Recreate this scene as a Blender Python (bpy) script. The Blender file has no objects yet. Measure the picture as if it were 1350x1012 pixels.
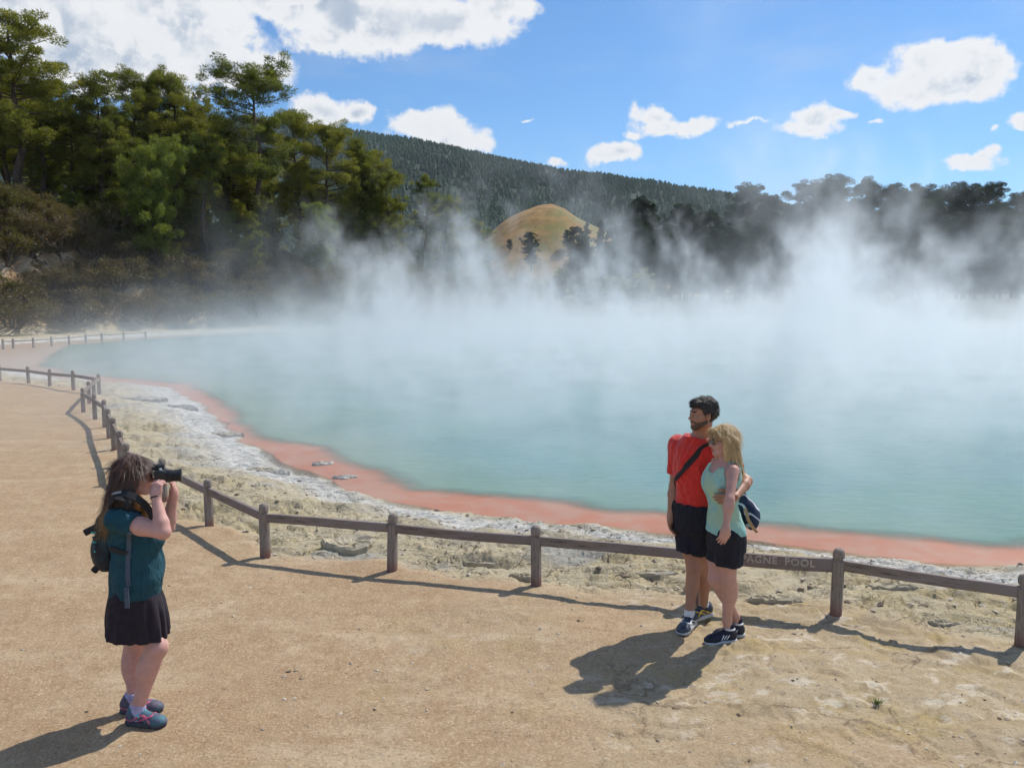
import bpy, bmesh, math, random
import numpy as np
from mathutils import Vector, Matrix
random.seed(4)
R = math.radians
sc = bpy.context.scene
col = sc.collection

# ------------------------------------------------------------------ camera
CAMZ, PITCH, FPX = 2.5, R(5.87), 1100.0
cam_d = bpy.data.cameras.new('camera'); cam = bpy.data.objects.new('camera', cam_d); col.objects.link(cam)
cam_d.sensor_width = 36; cam_d.lens = 36*FPX/1350
cam.location = (0, 0, CAMZ); cam.rotation_euler = (R(90)-PITCH, 0, 0)
cam_d.clip_start = .05; cam_d.clip_end = 20000
sc.camera = cam
# ------------------------------------------------------------------ light
SUN_EL, SUN_AZ = R(51), R(45)                 # azimuth: clockwise from +Y (the view) towards +X
sd = Vector((math.sin(SUN_AZ)*math.cos(SUN_EL), math.cos(SUN_AZ)*math.cos(SUN_EL), math.sin(SUN_EL)))
sun_d = bpy.data.lights.new('sun', 'SUN'); sun_d.energy = 4.8; sun_d.angle = R(.53); sun_d.color = (1, .95, .87)
sun = bpy.data.objects.new('sun', sun_d); col.objects.link(sun)
sun.rotation_euler = (-sd).to_track_quat('-Z', 'Y').to_euler(); sun.location = (20, 20, 40)
sc.view_settings.view_transform = 'Standard'; sc.view_settings.look = 'None'
sc.view_settings.gamma = 1; sc.view_settings.use_curve_mapping = False
sc.view_settings.exposure = -0.10
sc.render.engine = 'CYCLES'
cy = sc.cycles
cy.use_denoising = True; cy.max_bounces = 8; cy.diffuse_bounces = 3; cy.glossy_bounces = 3
cy.transparent_max_bounces = 24; cy.volume_bounces = 2; cy.volume_step_rate = 1.0; cy.volume_max_steps = 512
cy.use_adaptive_sampling = True; cy.adaptive_threshold = .03
cy.sample_clamp_indirect = 6

def raydir(px, py):
    x = (px-675)/FPX; y = (py-506)/FPX
    c, s = math.cos(PITCH), math.sin(PITCH)
    return Vector((x, c - y*s, -s - y*c))
def W(px, py, Y):
    d = raydir(px, py); return Vector((d.x*Y/d.y, Y, CAMZ + d.z*Y/d.y))
def XA(px, z, Y):
    """world x of the pixel column px at height z and depth Y"""
    c, s = math.cos(PITCH), math.sin(PITCH); r = (z-CAMZ)/Y; y = (r*c+s)/(r*s-c)
    return (px-675)/FPX*Y/(c-y*s)
def G(px, py, z=0.0):
    d = raydir(px, py); t = (z-CAMZ)/d.z; return Vector((d.x*t, d.y*t, z))

# ------------------------------------------------------------------ node helper
class NT:
    def __init__(s, nt): s.nt = nt; s.N = nt.nodes; s.L = nt.links
    def n(s, t, **k):
        nd = s.N.new(t)
        ins = k.pop('ins', {})
        for a, b in k.items(): setattr(nd, a, b)
        for a, b in ins.items(): s.put(nd.inputs[a], b)
        return nd
    def put(s, sock, v):
        if isinstance(v, bpy.types.NodeSocket): s.L.new(v, sock)
        elif isinstance(v, bpy.types.Node): s.L.new(v.outputs[0], sock)
        else:
            try: sock.default_value = v
            except Exception:
                sock.default_value = (v[0], v[1], v[2], 1)
    def m(s, op, a, b=0.0, c=None, clamp=False):
        nd = s.N.new('ShaderNodeMath'); nd.operation = op; nd.use_clamp = clamp
        s.put(nd.inputs[0], a); s.put(nd.inputs[1], b)
        if c is not None: s.put(nd.inputs[2], c)
        return nd.outputs[0]
    def vm(s, op, a, b=None, scale=None):
        nd = s.N.new('ShaderNodeVectorMath'); nd.operation = op
        s.put(nd.inputs[0], a)
        if b is not None: s.put(nd.inputs[1], b)
        if scale is not None: s.put(nd.inputs['Scale'], scale)
        return nd.outputs['Value'] if op in ('LENGTH', 'DOT_PRODUCT') else nd.outputs[0]
    def mr(s, v, a, b, c=0.0, d=1.0, smooth=True):
        nd = s.N.new('ShaderNodeMapRange'); nd.interpolation_type = 'SMOOTHSTEP' if smooth else 'LINEAR'
        s.put(nd.inputs['Value'], v); s.put(nd.inputs['From Min'], a); s.put(nd.inputs['From Max'], b)
        s.put(nd.inputs['To Min'], c); s.put(nd.inputs['To Max'], d)
        return nd.outputs[0]
    def noise(s, vec, scale, detail=4, rough=.55, dist=0.0, out=0, lac=2.0):
        nd = s.N.new('ShaderNodeTexNoise'); s.put(nd.inputs['Vector'], vec)
        nd.inputs['Scale'].default_value = scale; nd.inputs['Detail'].default_value = detail
        nd.inputs['Roughness'].default_value = rough; nd.inputs['Distortion'].default_value = dist
        nd.inputs['Lacunarity'].default_value = lac
        return nd.outputs[out]
    def mix(s, f, a, b, mode='MIX'):
        nd = s.N.new('ShaderNodeMix'); nd.data_type = 'RGBA'; nd.blend_type = mode
        s.put(nd.inputs[0], f); s.put(nd.inputs[6], a if not isinstance(a, tuple) else (*a[:3], 1))
        s.put(nd.inputs[7], b if not isinstance(b, tuple) else (*b[:3], 1))
        return nd.outputs[2]
    def map(s, vec, scale=(1, 1, 1), loc=(0, 0, 0), rot=(0, 0, 0)):
        if s.nt.type == 'GEOMETRY': return s.vm('MULTIPLY', vec, scale)
        nd = s.N.new('ShaderNodeMapping'); s.put(nd.inputs[0], vec)
        nd.inputs['Scale'].default_value = scale; nd.inputs['Location'].default_value = loc; nd.inputs['Rotation'].default_value = rot
        return nd.outputs[0]

# ------------------------------------------------------------------ sky with clouds
world = bpy.data.worlds.new('World'); sc.world = world; world.use_nodes = True
t = NT(world.node_tree); t.N.clear()
sky = t.n('ShaderNodeTexSky', sky_type='NISHITA'); sky.sun_disc = False
sky.sun_elevation = SUN_EL; sky.sun_rotation = SUN_AZ; sky.air_density = 1.0; sky.dust_density = .35; sky.ozone_density = 2.2; sky.altitude = 300
tc = t.n('ShaderNodeTexCoord')
dirv = t.vm('NORMALIZE', tc.outputs['Generated'])
sx = t.n('ShaderNodeSeparateXYZ', ins={0: dirv})
az = t.m('ARCTAN2', sx.outputs[0], sx.outputs[1])
el = t.m('ARCSINE', sx.outputs[2])
ae = t.n('ShaderNodeCombineXYZ', ins={0: az, 1: el, 2: 0.0}).outputs[0]
def azel(px, py):
    d = raydir(px, py).normalized(); return math.atan2(d.x, d.y), math.asin(d.z)
# warped coordinates make the billows
wn = t.n('ShaderNodeTexNoise'); t.put(wn.inputs['Vector'], dirv); wn.inputs['Scale'].default_value = 16; wn.inputs['Detail'].default_value = 5; wn.inputs['Roughness'].default_value = .6
wv = t.vm('SUBTRACT', wn.outputs['Color'], (.5, .5, .5))
wae = t.vm('ADD', ae, t.vm('SCALE', wv, scale=.045))
blobs = [  # px, py, rx, ry (in pixels of the photograph), weight
    (40, 15, 130, 62), (165, 62, 120, 46), (235, 30, 110, 60), (300, 92, 92, 26), (150, 110, 120, 16), (90, 70, 80, 40),
    (480, 22, 130, 50), (585, 28, 110, 36), (650, 10, 60, 26), (400, 5, 90, 40), (430, 55, 60, 22),
    (425, 148, 38, 24), (474, 152, 22, 20), (560, 170, 55, 24), (598, 178, 48, 30), (612, 190, 34, 16), (730, 215, 20, 7),
    (800, 204, 42, 13), (820, 198, 28, 14), (829, 176, 10, 6), (880, 164, 54, 15), (862, 150, 34, 14), (925, 160, 24, 14), (982, 163, 20, 4),
    (1070, 168, 46, 11), (1080, 155, 34, 16), (1112, 148, 26, 7), (1147, 103, 28, 15), (1225, 108, 66, 32), (1222, 78, 44, 22),
    (1285, 92, 40, 40), (1250, 120, 50, 18), (1290, 212, 34, 9), (1305, 203, 16, 9), (1346, 158, 18, 9), (1311, 168, 7, 5), (1155, 158, 8, 2.5),
    (700, 153, 8, 3), (915, 252, 12, 4), (1040, 272, 16, 6)]
acc = None
for (px, py, rx, ry) in blobs:
    a0, e0 = azel(px, py)
    q = t.vm('MULTIPLY', t.vm('SUBTRACT', wae, (a0, e0, 0)), (FPX/(rx*.94), FPX/(ry*.94), 0))
    q = t.m('SUBTRACT', 1.0, t.vm('LENGTH', q))
    # the smaller ones stay in proportion: depth counted in pixels of radius
    q = t.m('MULTIPLY', q, min(1.0, (min(rx, ry)/45)**.5))
    acc = q if acc is None else t.m('SMOOTH_MAX', acc, q, .12)
fb = t.noise(dirv, 34, 9, .62)
fb2 = t.noise(dirv, 9, 4, .5)
depth = t.m('ADD', acc, t.m('MULTIPLY', t.m('SUBTRACT', fb, .5), .95))
depth = t.m('ADD', depth, .04)
# the rest of the sky: loose cumulus of the same kind
off = t.m('MAXIMUM', t.mr(t.m('ABSOLUTE', az), .64, .8), t.mr(el, .47, .6))
gen = t.m('ADD', t.m('MULTIPLY', t.m('SUBTRACT', t.noise(dirv, 3.2, 3, .5), .56), 4.5), t.m('MULTIPLY', t.m('SUBTRACT', fb, .5), 1.6))
gen = t.m('SUBTRACT', t.m('MULTIPLY', t.m('ADD', gen, 2), off), 2)
gen = t.m('SUBTRACT', gen, t.mr(el, .12, .0, 0, 3))
depth = t.m('MAXIMUM', depth, gen)
mask = t.mr(depth, -.02, .26)
grey = t.m('MULTIPLY', t.mr(depth, .34, .80), t.mr(fb2, .36, .56, .6, 1))
grey = t.m('MULTIPLY', grey, t.mr(t.noise(dirv, 22, 7, .6), .43, .57, 1, .06))
ccol = t.mix(grey, (9.0, 9.1, 9.3), (4.2, 5.1, 6.4))
thin = t.m('MULTIPLY', t.mr(t.noise(t.map(dirv, (2.2, 2.2, 7)), 2.6, 6, .6), .45, .75, 0, .22), t.mr(el, -.02, .05))
skc = t.mix(1.0, sky, (.66, 1.03, 1.34), 'MULTIPLY')
skc2 = t.mix(thin, skc, (6.8, 7.3, 7.9))
final = t.mix(mask, skc2, ccol)
bg = t.n('ShaderNodeBackground', ins={0: final, 1: .105})
wo = t.n('ShaderNodeOutputWorld', ins={0: bg})

# ------------------------------------------------------------------ object helpers
def props(o, label=None, cat=None, group=None, kind=None):
    if label: o['label'] = label
    if cat: o['category'] = cat
    if group: o['group'] = group
    if kind: o['kind'] = kind
    return o
def link(name, data, parent=None, loc=None):
    o = bpy.data.objects.new(name, data); col.objects.link(o)
    if parent is not None: o.parent = parent
    if loc is not None: o.location = loc
    return o
def meshdata(name, V, F, mats=(), smooth=True, attrs=None, midx=None):
    """V (n,3) array, F (m,k) array of one face size (or list of arrays)"""
    me = bpy.data.meshes.new(name)
    V = np.asarray(V, dtype=np.float32)
    Fs = F if isinstance(F, (list, tuple)) and np.ndim(F[0]) == 2 else [F]
    Fs = [np.asarray(f, dtype=np.int32) for f in Fs if len(f)]
    me.vertices.add(len(V)); me.vertices.foreach_set('co', V.ravel())
    nl = sum(f.size for f in Fs); npol = sum(len(f) for f in Fs)
    me.loops.add(nl); me.polygons.add(npol)
    me.loops.foreach_set('vertex_index', np.concatenate([f.ravel() for f in Fs]))
    tot = np.concatenate([np.full(len(f), f.shape[1], np.int32) for f in Fs])
    st = np.concatenate([[0], np.cumsum(tot)[:-1]]).astype(np.int32)
    me.polygons.foreach_set('loop_start', st)
    me.polygons.foreach_set('loop_total', tot)
    me.polygons.foreach_set('use_smooth', np.full(npol, smooth))
    for m_ in mats: me.materials.append(m_)
    if midx is not None: me.polygons.foreach_set('material_index', np.asarray(midx, np.int32))
    me.update(calc_edges=True)
    if attrs:
        for k, v in attrs.items():
            a = me.attributes.new(k, 'FLOAT', 'POINT'); a.data.foreach_set('value', np.asarray(v, np.float32))
    return me

# numpy value noise
def _h(ix, iy, iz, s):
    n = (ix.astype(np.int64)*374761393 + iy.astype(np.int64)*668265263 + iz.astype(np.int64)*2147483647 + s*1274126177) & 0xffffffff
    n = ((n ^ (n >> 13))*1274126177) & 0xffffffff
    n = ((n ^ (n >> 16))*2246822519) & 0xffffffff
    return ((n ^ (n >> 15)) & 0xffff)/65535.0
def vn3(x, y, z, s=0):
    ix, iy, iz = np.floor(x), np.floor(y), np.floor(z)
    fx, fy, fz = x-ix, y-iy, z-iz
    fx, fy, fz = [f*f*(3-2*f) for f in (fx, fy, fz)]
    ix, iy, iz = [i.astype(np.int64) for i in (ix, iy, iz)]
    r = 0
    for dz in (0, 1):
        for dy in (0, 1):
            for dx in (0, 1):
                r = r + _h(ix+dx, iy+dy, iz+dz, s)*np.where(dx, fx, 1-fx)*np.where(dy, fy, 1-fy)*np.where(dz, fz, 1-fz)
    return r
def vn2(x, y, s=0):
    ix, iy = np.floor(x), np.floor(y); fx, fy = x-ix, y-iy
    fx, fy = fx*fx*(3-2*fx), fy*fy*(3-2*fy); ix, iy = ix.astype(np.int64), iy.astype(np.int64); z = np.zeros_like(ix)
    a, b, c, d = _h(ix, iy, z, s), _h(ix+1, iy, z, s), _h(ix, iy+1, z, s), _h(ix+1, iy+1, z, s)
    return (a*(1-fx)+b*fx)*(1-fy) + (c*(1-fx)+d*fx)*fy
def fbm2(x, y, o=4, s=0, g=.5):
    r, a, t_ = 0, 1, 0
    for i in range(o):
        r = r + a*vn2(x, y, s+i*7); t_ += a; a *= g; x = x*2.03+11.3; y = y*2.03-7.7
    return r/t_
def sst(a, b, x):
    u = np.clip((x-a)/(b-a), 0, 1); return u*u*(3-2*u)

def vor2(x, y, s=0):
    """cell noise: (distance to the nearest cell edge, cell random)"""
    ix, iy = np.floor(x).astype(np.int64), np.floor(y).astype(np.int64); z = np.zeros_like(ix)
    f1 = np.full(x.shape, 9.0); f2 = np.full(x.shape, 9.0); rr = np.zeros(x.shape)
    for dx in (-1, 0, 1):
        for dy in (-1, 0, 1):
            cx = ix+dx; cy_ = iy+dy
            px = cx+_h(cx, cy_, z, s); py = cy_+_h(cx, cy_, z, s+5)
            d = np.hypot(x-px, y-py); nw = d < f1
            f2 = np.where(nw, f1, np.minimum(f2, d)); rr = np.where(nw, _h(cx, cy_, z, s+9), rr); f1 = np.where(nw, d, f1)
    return f2-f1, rr

# ------------------------------------------------------------------ materials
def new_mat(name):
    m = bpy.data.materials.new(name); m.use_nodes = True
    t = NT(m.node_tree); t.N.clear()
    out = t.n('ShaderNodeOutputMaterial')
    return m, t, out
def simple(name, c, rough=.7, var=.18, scale=40, bump=.0, bscale=200, spec=.4, stretch=None, metal=0, sss=0, sheen=0, c2=None, v2scale=8, fold=0):
    m, t, out = new_mat(name)
    tcn = t.n('ShaderNodeTexCoord').outputs['Object']
    v = t.map(tcn, stretch) if stretch else tcn
    nz = t.noise(v, scale, 5, .6)
    cc = t.mix(t.mr(nz, .3, .7), tuple(x*(1-var) for x in c), tuple(min(1, x*(1+var)) for x in c))
    if c2: cc = t.mix(t.mr(t.noise(v, v2scale, 4, .6), .45, .62), cc, c2)
    b = t.n('ShaderNodeBsdfPrincipled', ins={'Base Color': cc, 'Roughness': rough, 'Metallic': metal})
    b.inputs['Specular IOR Level'].default_value = spec
    if sheen: b.inputs['Sheen Weight'].default_value = sheen
    if sss:
        b.inputs['Subsurface Weight'].default_value = sss; b.inputs['Subsurface Radius'].default_value = (.012, .005, .003); b.inputs['Subsurface Scale'].default_value = 1
    if bump:
        bn = t.n('ShaderNodeBump', ins={'Height': t.noise(v, bscale, 5, .6), 'Strength': bump, 'Distance': .01}); t.put(b.inputs['Normal'], bn)
    if fold:
        fd = t.noise(t.map(tcn, (1, 1, .55)), 11, 3, .5, dist=1.6)
        prev = b.inputs['Normal'].links[0].from_socket if b.inputs['Normal'].is_linked else None
        b2 = t.n('ShaderNodeBump', ins={'Height': fd, 'Strength': fold, 'Distance': .035})
        if prev is not None: t.put(b2.inputs['Normal'], prev)
        t.put(b.inputs['Normal'], b2)
    t.put(out.inputs[0], b)
    return m
# ================================================================== TERRAIN
FENCE_PX = [(-60, 499.5), (0, 502), (38, 505), (65.5, 509), (97, 514), (131, 518.6), (124.5, 525), (118, 532), (110, 543), (125.5, 552), (138.5, 563),
            (144.5, 578), (151, 592.5), (159.5, 613), (169, 636), (216, 661), (276, 690), (350, 731), (517, 751), (707, 770), (921, 793), (1102, 810), (1347, 848)]
fence_pts = [G(x, y) for x, y in FENCE_PX]
WL = -.25     # water level
shore_px = [(1350, 746), (1219, 741), (1137, 731), (1071, 723), (983, 711), (860, 705), (775, 690), (707, 688), (638, 683), (543, 668), (492, 657),
            (446, 637), (417, 622), (375, 610), (351, 593), (316, 572), (298, 563), (280, 545), (257, 527), (224, 510), (150, 504), (95, 500), (45, 492), (0, 484)]
teal_px = [(1350, 721), (1301, 723), (1235, 714), (1137, 705), (1071, 700), (989, 690), (860, 676), (792, 675), (741, 664), (655, 656), (604, 652),
           (543, 647), (506, 628), (446, 607), (417, 590), (334, 578), (312, 556), (290, 532), (248, 507), (150, 498), (95, 493), (50, 482)]
def P2(L): return [(G(x, y, WL).x, G(x, y, WL).y) for x, y in L]
far_sh = [(-29, 43), (-30, 49), (-27.5, 57), (-22.5, 66), (-13, 73), (1, 78), (14, 80), (28, 76), (39, 66), (43.5, 51), (41, 34), (34, 22), (24, 14), (14, 10.2), (8.5, 8.9)]
shore = P2(shore_px) + far_sh
teal_far = [(-24, 44), (-26, 49), (-25, 56), (-20.5, 64.5), (-12, 71), (1, 76), (14, 78), (27, 74), (37.5, 64.5), (41.5, 50), (39, 35), (32.5, 24), (23, 16), (14, 12), (9, 10.1)]
teal = P2(teal_px) + teal_far
path_poly = [(p.x, p.y) for p in fence_pts] + [(8, 5.1), (14, 5.2), (28, 8), (42, 18), (60, 30), (60, -80), (-90, -80), (-90, 48), (-42, 42), (-30, 34), (-22, 28)]

def sdpoly(x, y, poly):
    """distance to the outline, negative inside"""
    d2 = np.full(x.shape, 1e12); ins = np.zeros(x.shape, bool)
    n = len(poly)
    for i in range(n):
        ax, ay = poly[i]; bx, by = poly[(i+1) % n]
        ex, ey = bx-ax, by-ay; wx, wy = x-ax, y-ay
        tt = np.clip((wx*ex+wy*ey)/(ex*ex+ey*ey+1e-12), 0, 1)
        d2 = np.minimum(d2, (wx-ex*tt)**2+(wy-ey*tt)**2)
        c1 = (ay > y) != (by > y)
        with np.errstate(divide='ignore', invalid='ignore'):
            xi = ax + (y-ay)/(by-ay+1e-15)*ex
        ins ^= c1 & (x < xi)
    d = np.sqrt(d2); return np.where(ins, -d, d)

def far_height(x, y, d):
    """the banks beyond the pool; d = distance outside the shore"""
    azm = np.arctan2(x, np.maximum(y, .1))
    hb = np.interp(azm, [-1.2, -.56, -.42, -.30, -.18, -.05, .1, .6, 1.2], [11.5, 11.0, 9.4, 6.4, 4.6, 3.0, 2.0, 2.2, 2.6])
    gate = sst(38, 47, y + np.maximum(-x-24, 0)*.6)
    side = sst(46, 56, np.abs(x-6)+0*y)*sst(5, 25, y)
    m = np.maximum(gate, side)
    start = np.interp(azm, [-.62, -.5, -.35, -.2, 0], [5.5, 4.6, 2.8, 2.0, 2.0])
    rise = sst(0, 1, (d-start)/8.0)*.86 + sst(0, 1, (d-start-7)/30)*.14
    und = (fbm2(x*.16, y*.16, 4, 31)-.5)*1.6*sst(start, start+4, d)
    face = (fbm2(x*.9, y*.9, 4, 37)-.5)*.8*sst(0, 2, d-start)
    return m*(hb*rise + und + face) + sst(90, 400, np.hypot(x, y))*(fbm2(x*.01, y*.01, 3, 3)-.3)*8*m

def terrain(x, y, detail=True):
    dj = (fbm2(x*1.7, y*1.7, 4, 2)-.5)*.34 + (fbm2(x*.5, y*.5, 2, 8)-.5)*.3
    k = np.clip(np.hypot(x, y)/12, .6, 2)
    dS = sdpoly(x, y, shore) + dj*k*.8
    dT = sdpoly(x, y, teal) + (fbm2(x*.9+5, y*.9, 4, 12)-.5)*.40*np.minimum(k, 1.3)
    dP = sdpoly(x, y, path_poly)
    near = 1-sst(30, 46, y+np.maximum(x-20, 0))
    z = np.where(dS > 0, WL + .25*sst(.0, 2.0, dS), WL)
    z = z + (fbm2(x*.35, y*.35, 3, 5)-.5)*.05*sst(0, 2, dS)
    fn = (fbm2(x*1.3, y*1.3, 3, 14)-.5)*.9
    crust = sst(-.05, .3, dP + fn + .02)*sst(-.02, .1, dS)
    white = np.exp(-((dS-.46-(fbm2(x*.6, y*.6, 2, 44)-.5)*.5)/np.clip(.44*k, .36, .9))**2)*sst(-.05, .05, dS)
    if detail:
        r = np.hypot(x, y); fine = 1-sst(22, 45, r)
        wx = x + (fbm2(x*1.1, y*1.1, 3, 51)-.5)*1.2; wy = y + (fbm2(x*1.1+9, y*1.1, 3, 52)-.5)*1.2
        # stepped layers of crust, running roughly along the shore
        q = fbm2(wx*.45, wy*1.7, 5, 61, .5)*9
        fl = np.floor(q); st = (fl + sst(.80, 1, q-fl))*.036
        q2 = fbm2(wx*2.2, wy*4.2, 4, 63, .5)*7; fl2 = np.floor(q2); st2 = (fl2+sst(.75, 1, q2-fl2))*.011
        e, rr = vor2(wx*2.3, wy*3.6, 71); e2, rr2 = vor2(wx*7, wy*11, 75)
        cr = -(1-sst(0, .07, e))*.030 - (1-sst(0, .10, e2))*.008 + (rr-.5)*.030 + (rr2-.5)*.006
        rough = (fbm2(x*9, y*9, 3, 81)-.5)*.014
        zc = (st-.16) + (st2-.035) + cr + rough
        z = z + crust*fine*zc*(1-.45*white)
        # rim ridges parallel to the shore
        rid = vn2(dS*7.5+(fbm2(x*2, y*2, 2, 91)-.5)*3, (x-y)*.9, 93)
        z = z + white*fine*(rid-.4)*.05*(1-sst(0, .5, -dS))
        # path: trodden grit and worn crust showing through
        pm = sst(-.9, .9, (fbm2(x*.45+3, y*.45, 4, 21)-.47)*7 + (x-1.5)*.35 - (y-4.6)*.15)*(1-crust)*near*sst(-7, -1, x)*sst(0, .3, dS)
        q = fbm2(wx*1.1+40, wy*2.0, 5, 161, .55)*8; fl = np.floor(q)
        z = z + (1-crust)*fine*sst(0, .2, dS)*((fbm2(x*7, y*7, 4, 83)-.5)*.012 + pm*((fl+sst(.86, 1, q-fl))*.017-.068 + (fbm2(x*14, y*14, 3, 84)-.5)*.018 + (fbm2(x*2.5, y*5, 4, 85)-.5)*.05))
        # flecks of deposit on the pink shelf
        fk = sst(.70, .82, fbm2(x*4, y*7, 3, 111))*sst(-.02, -.3, -np.abs(dS+.3)+.0)*0
        z = z + (dS < 0)*(sst(.66, .8, fbm2(x*5, y*8, 3, 112)))*.004*sst(-.9, -.1, dS)*sst(.45, .6, fbm2(x*.8, y*.8, 2, 113))
    else: pm = x*0
    z = z - .9*sst(.45, 3.5, -dT)
    z = z + far_height(x, y, np.maximum(dS, 0))
    return z, dS, dT, dP, crust, white, pm

# polar sheet: fine where the photograph looks, coarse elsewhere, out past the hills
th = np.concatenate([np.linspace(-180, -50, 40)[:-1], np.linspace(-50, -36, 12)[:-1], np.linspace(-36, 36, 560), np.linspace(36, 50, 12)[1:], np.linspace(50, 180, 40)[1:-1]])
rs = [.05, .5, 1, 1.6, 2.1, 2.6, 3.0]
while rs[-1] < 16: rs.append(rs[-1]*1.0045)
while rs[-1] < 110: rs.append(rs[-1]*1.0105)
while rs[-1] < 9000: rs.append(rs[-1]*1.07)
rs = np.array(rs); ta = np.radians(th)
RR, TT = np.meshgrid(rs, ta, indexing='ij')
gx = (RR*np.sin(TT)).ravel(); gy = (RR*np.cos(TT)).ravel()
gz, dS, dT, dP, crust, white, pm = terrain(gx, gy)
nr, nt_ = RR.shape
ii = np.arange((nr-1)*nt_); r_ = ii//nt_; c_ = ii % nt_; c2 = (c_+1) % nt_
quads = np.stack([r_*nt_+c_, r_*nt_+c2, (r_+1)*nt_+c2, (r_+1)*nt_+c_], 1)[:, ::-1]
bank = sst(.25, .8, far_height(gx, gy, np.maximum(dS, 0)))
farv = np.maximum(sst(80, 115, np.hypot(gx, gy)), sst(-20, -8, gx)*sst(45, 60, gy))
_gr = (nr, nt_)
def Z0(x, y):
    a = terrain(np.array([float(x)]), np.array([float(y)]))[0]; return float(a[0])

gm, t, out = new_mat('ground')
oc = t.n('ShaderNodeTexCoord').outputs['Object']
def A(n): return t.n('ShaderNodeAttribute', attribute_name=n).outputs['Fac']
n1 = t.noise(oc, .9, 5, .6); n2 = t.noise(oc, 5, 6, .65); n3 = t.noise(oc, 55, 5, .7); n4 = t.noise(oc, 260, 3, .6)
# path: tan grit
pc = t.mix(t.mr(n1, .35, .65), (.38, .262, .148), (.44, .312, .182))
pc = t.mix(t.mr(n2, .38, .68), pc, (.35, .225, .12))
pc = t.mix(t.m('MULTIPLY', t.mr(t.noise(t.map(oc, (1, 2.6, 1)), .6, 6, .65), .5, .68), .7), pc, (.50, .385, .245))
pc = t.mix(t.m('MULTIPLY', t.mr(t.noise(oc, 17, 5, .7), .50, .36), .55), pc, (.27, .175, .095))
pc = t.mix(t.m('MULTIPLY', t.mr(t.noise(oc, 2.3, 7, .75), .54, .70), .6), pc, (.53, .41, .27))
pc = t.mix(t.mr(n3, .52, .66), pc, (.56, .42, .27))
pc = t.mix(t.m('MULTIPLY', t.mr(n3, .44, .36), .7), pc, (.22, .135, .07))
pc = t.mix(t.m('MULTIPLY', t.mr(n4, .60, .72), .6), pc, (.64, .53, .40))
pc = t.mix(t.m('MULTIPLY', t.mr(n4, .36, .28), .6), pc, (.12, .08, .05))
# worn crust patches on the path, yellowish
cr = t.mix(t.mr(n2, .35, .7), (.41, .315, .185), (.47, .385, .26))
cr = t.mix(t.mr(t.noise(oc, 1.6, 5, .6), .5, .66), cr, (.41, .31, .135))
cr = t.mix(t.m('MULTIPLY', t.mr(n3, .5, .35), .6), cr, (.24, .17, .09))
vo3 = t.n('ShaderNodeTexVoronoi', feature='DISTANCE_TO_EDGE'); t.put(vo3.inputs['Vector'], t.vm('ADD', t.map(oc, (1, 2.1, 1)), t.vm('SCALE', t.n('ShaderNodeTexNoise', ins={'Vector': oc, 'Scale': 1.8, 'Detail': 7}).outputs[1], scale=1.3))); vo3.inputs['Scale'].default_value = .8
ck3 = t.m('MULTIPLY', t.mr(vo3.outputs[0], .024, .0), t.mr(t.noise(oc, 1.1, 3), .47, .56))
cr = t.mix(t.m('MULTIPLY', t.mr(t.noise(t.map(oc, (1, 1.6, 1)), 3.3, 7, .7), .54, .62), .85), cr, (.62, .55, .43))
cr = t.mix(t.m('MULTIPLY', t.mr(t.noise(t.map(oc, (1, 1.6, 1), loc=(5, 2, 0)), 4.3, 7, .7), .56, .66), .6), cr, (.30, .22, .13))
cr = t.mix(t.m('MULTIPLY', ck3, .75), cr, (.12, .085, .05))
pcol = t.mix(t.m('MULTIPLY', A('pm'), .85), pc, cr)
# sinter crust between the fence and the pool
sn = t.noise(t.map(oc, (1, 2.2, 1)), 1.7, 7, .65); sn2 = t.noise(t.map(oc, (1, 1.8, 1)), 9, 7, .7)
sc_ = t.mix(t.mr(sn, .36, .66), (.52, .435, .275), (.47, .405, .28))
sc_ = t.mix(t.mr(t.noise(oc, .7, 4, .6), .50, .62), sc_, (.47, .385, .22))
sc_ = t.mix(t.m('MULTIPLY', t.mr(sn2, .56, .70), .8), sc_, (.62, .57, .46))
sc_ = t.mix(t.m('MULTIPLY', t.mr(sn2, .44, .32), .7), sc_, (.24, .20, .14))
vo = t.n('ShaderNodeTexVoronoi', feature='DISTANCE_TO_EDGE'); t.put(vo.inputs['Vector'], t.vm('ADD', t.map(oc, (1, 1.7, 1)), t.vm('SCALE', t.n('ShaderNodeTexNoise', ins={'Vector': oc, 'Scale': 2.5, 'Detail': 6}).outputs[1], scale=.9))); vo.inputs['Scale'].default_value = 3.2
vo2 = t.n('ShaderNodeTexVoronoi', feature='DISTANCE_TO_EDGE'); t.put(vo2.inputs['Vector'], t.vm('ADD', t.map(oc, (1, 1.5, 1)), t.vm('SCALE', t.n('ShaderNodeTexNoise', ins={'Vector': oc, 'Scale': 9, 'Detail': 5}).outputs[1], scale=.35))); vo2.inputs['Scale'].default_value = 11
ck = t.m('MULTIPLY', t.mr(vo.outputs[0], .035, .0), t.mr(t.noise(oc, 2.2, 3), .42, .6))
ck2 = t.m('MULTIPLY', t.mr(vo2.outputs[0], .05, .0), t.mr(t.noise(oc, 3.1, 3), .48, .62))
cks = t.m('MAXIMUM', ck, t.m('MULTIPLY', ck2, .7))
wc = t.mix(t.mr(t.noise(t.map(oc, (1, 2.5, 1)), 6, 6, .7), .42, .62), (.68, .65, .58), (.34, .35, .34))
wf = t.m('MULTIPLY', A('white'), t.mr(sn2, .3, .5, .6, 1.1), clamp=True)
gs = t.m('MULTIPLY', t.mr(t.noise(t.map(oc, (.5, 1.6, 1), rot=(0, 0, .5)), .9, 5, .6), .54, .64), .65)   # greyish flows of sinter
sc_ = t.mix(gs, sc_, (.38, .385, .37))
sc_ = t.mix(wf, sc_, wc)
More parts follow.
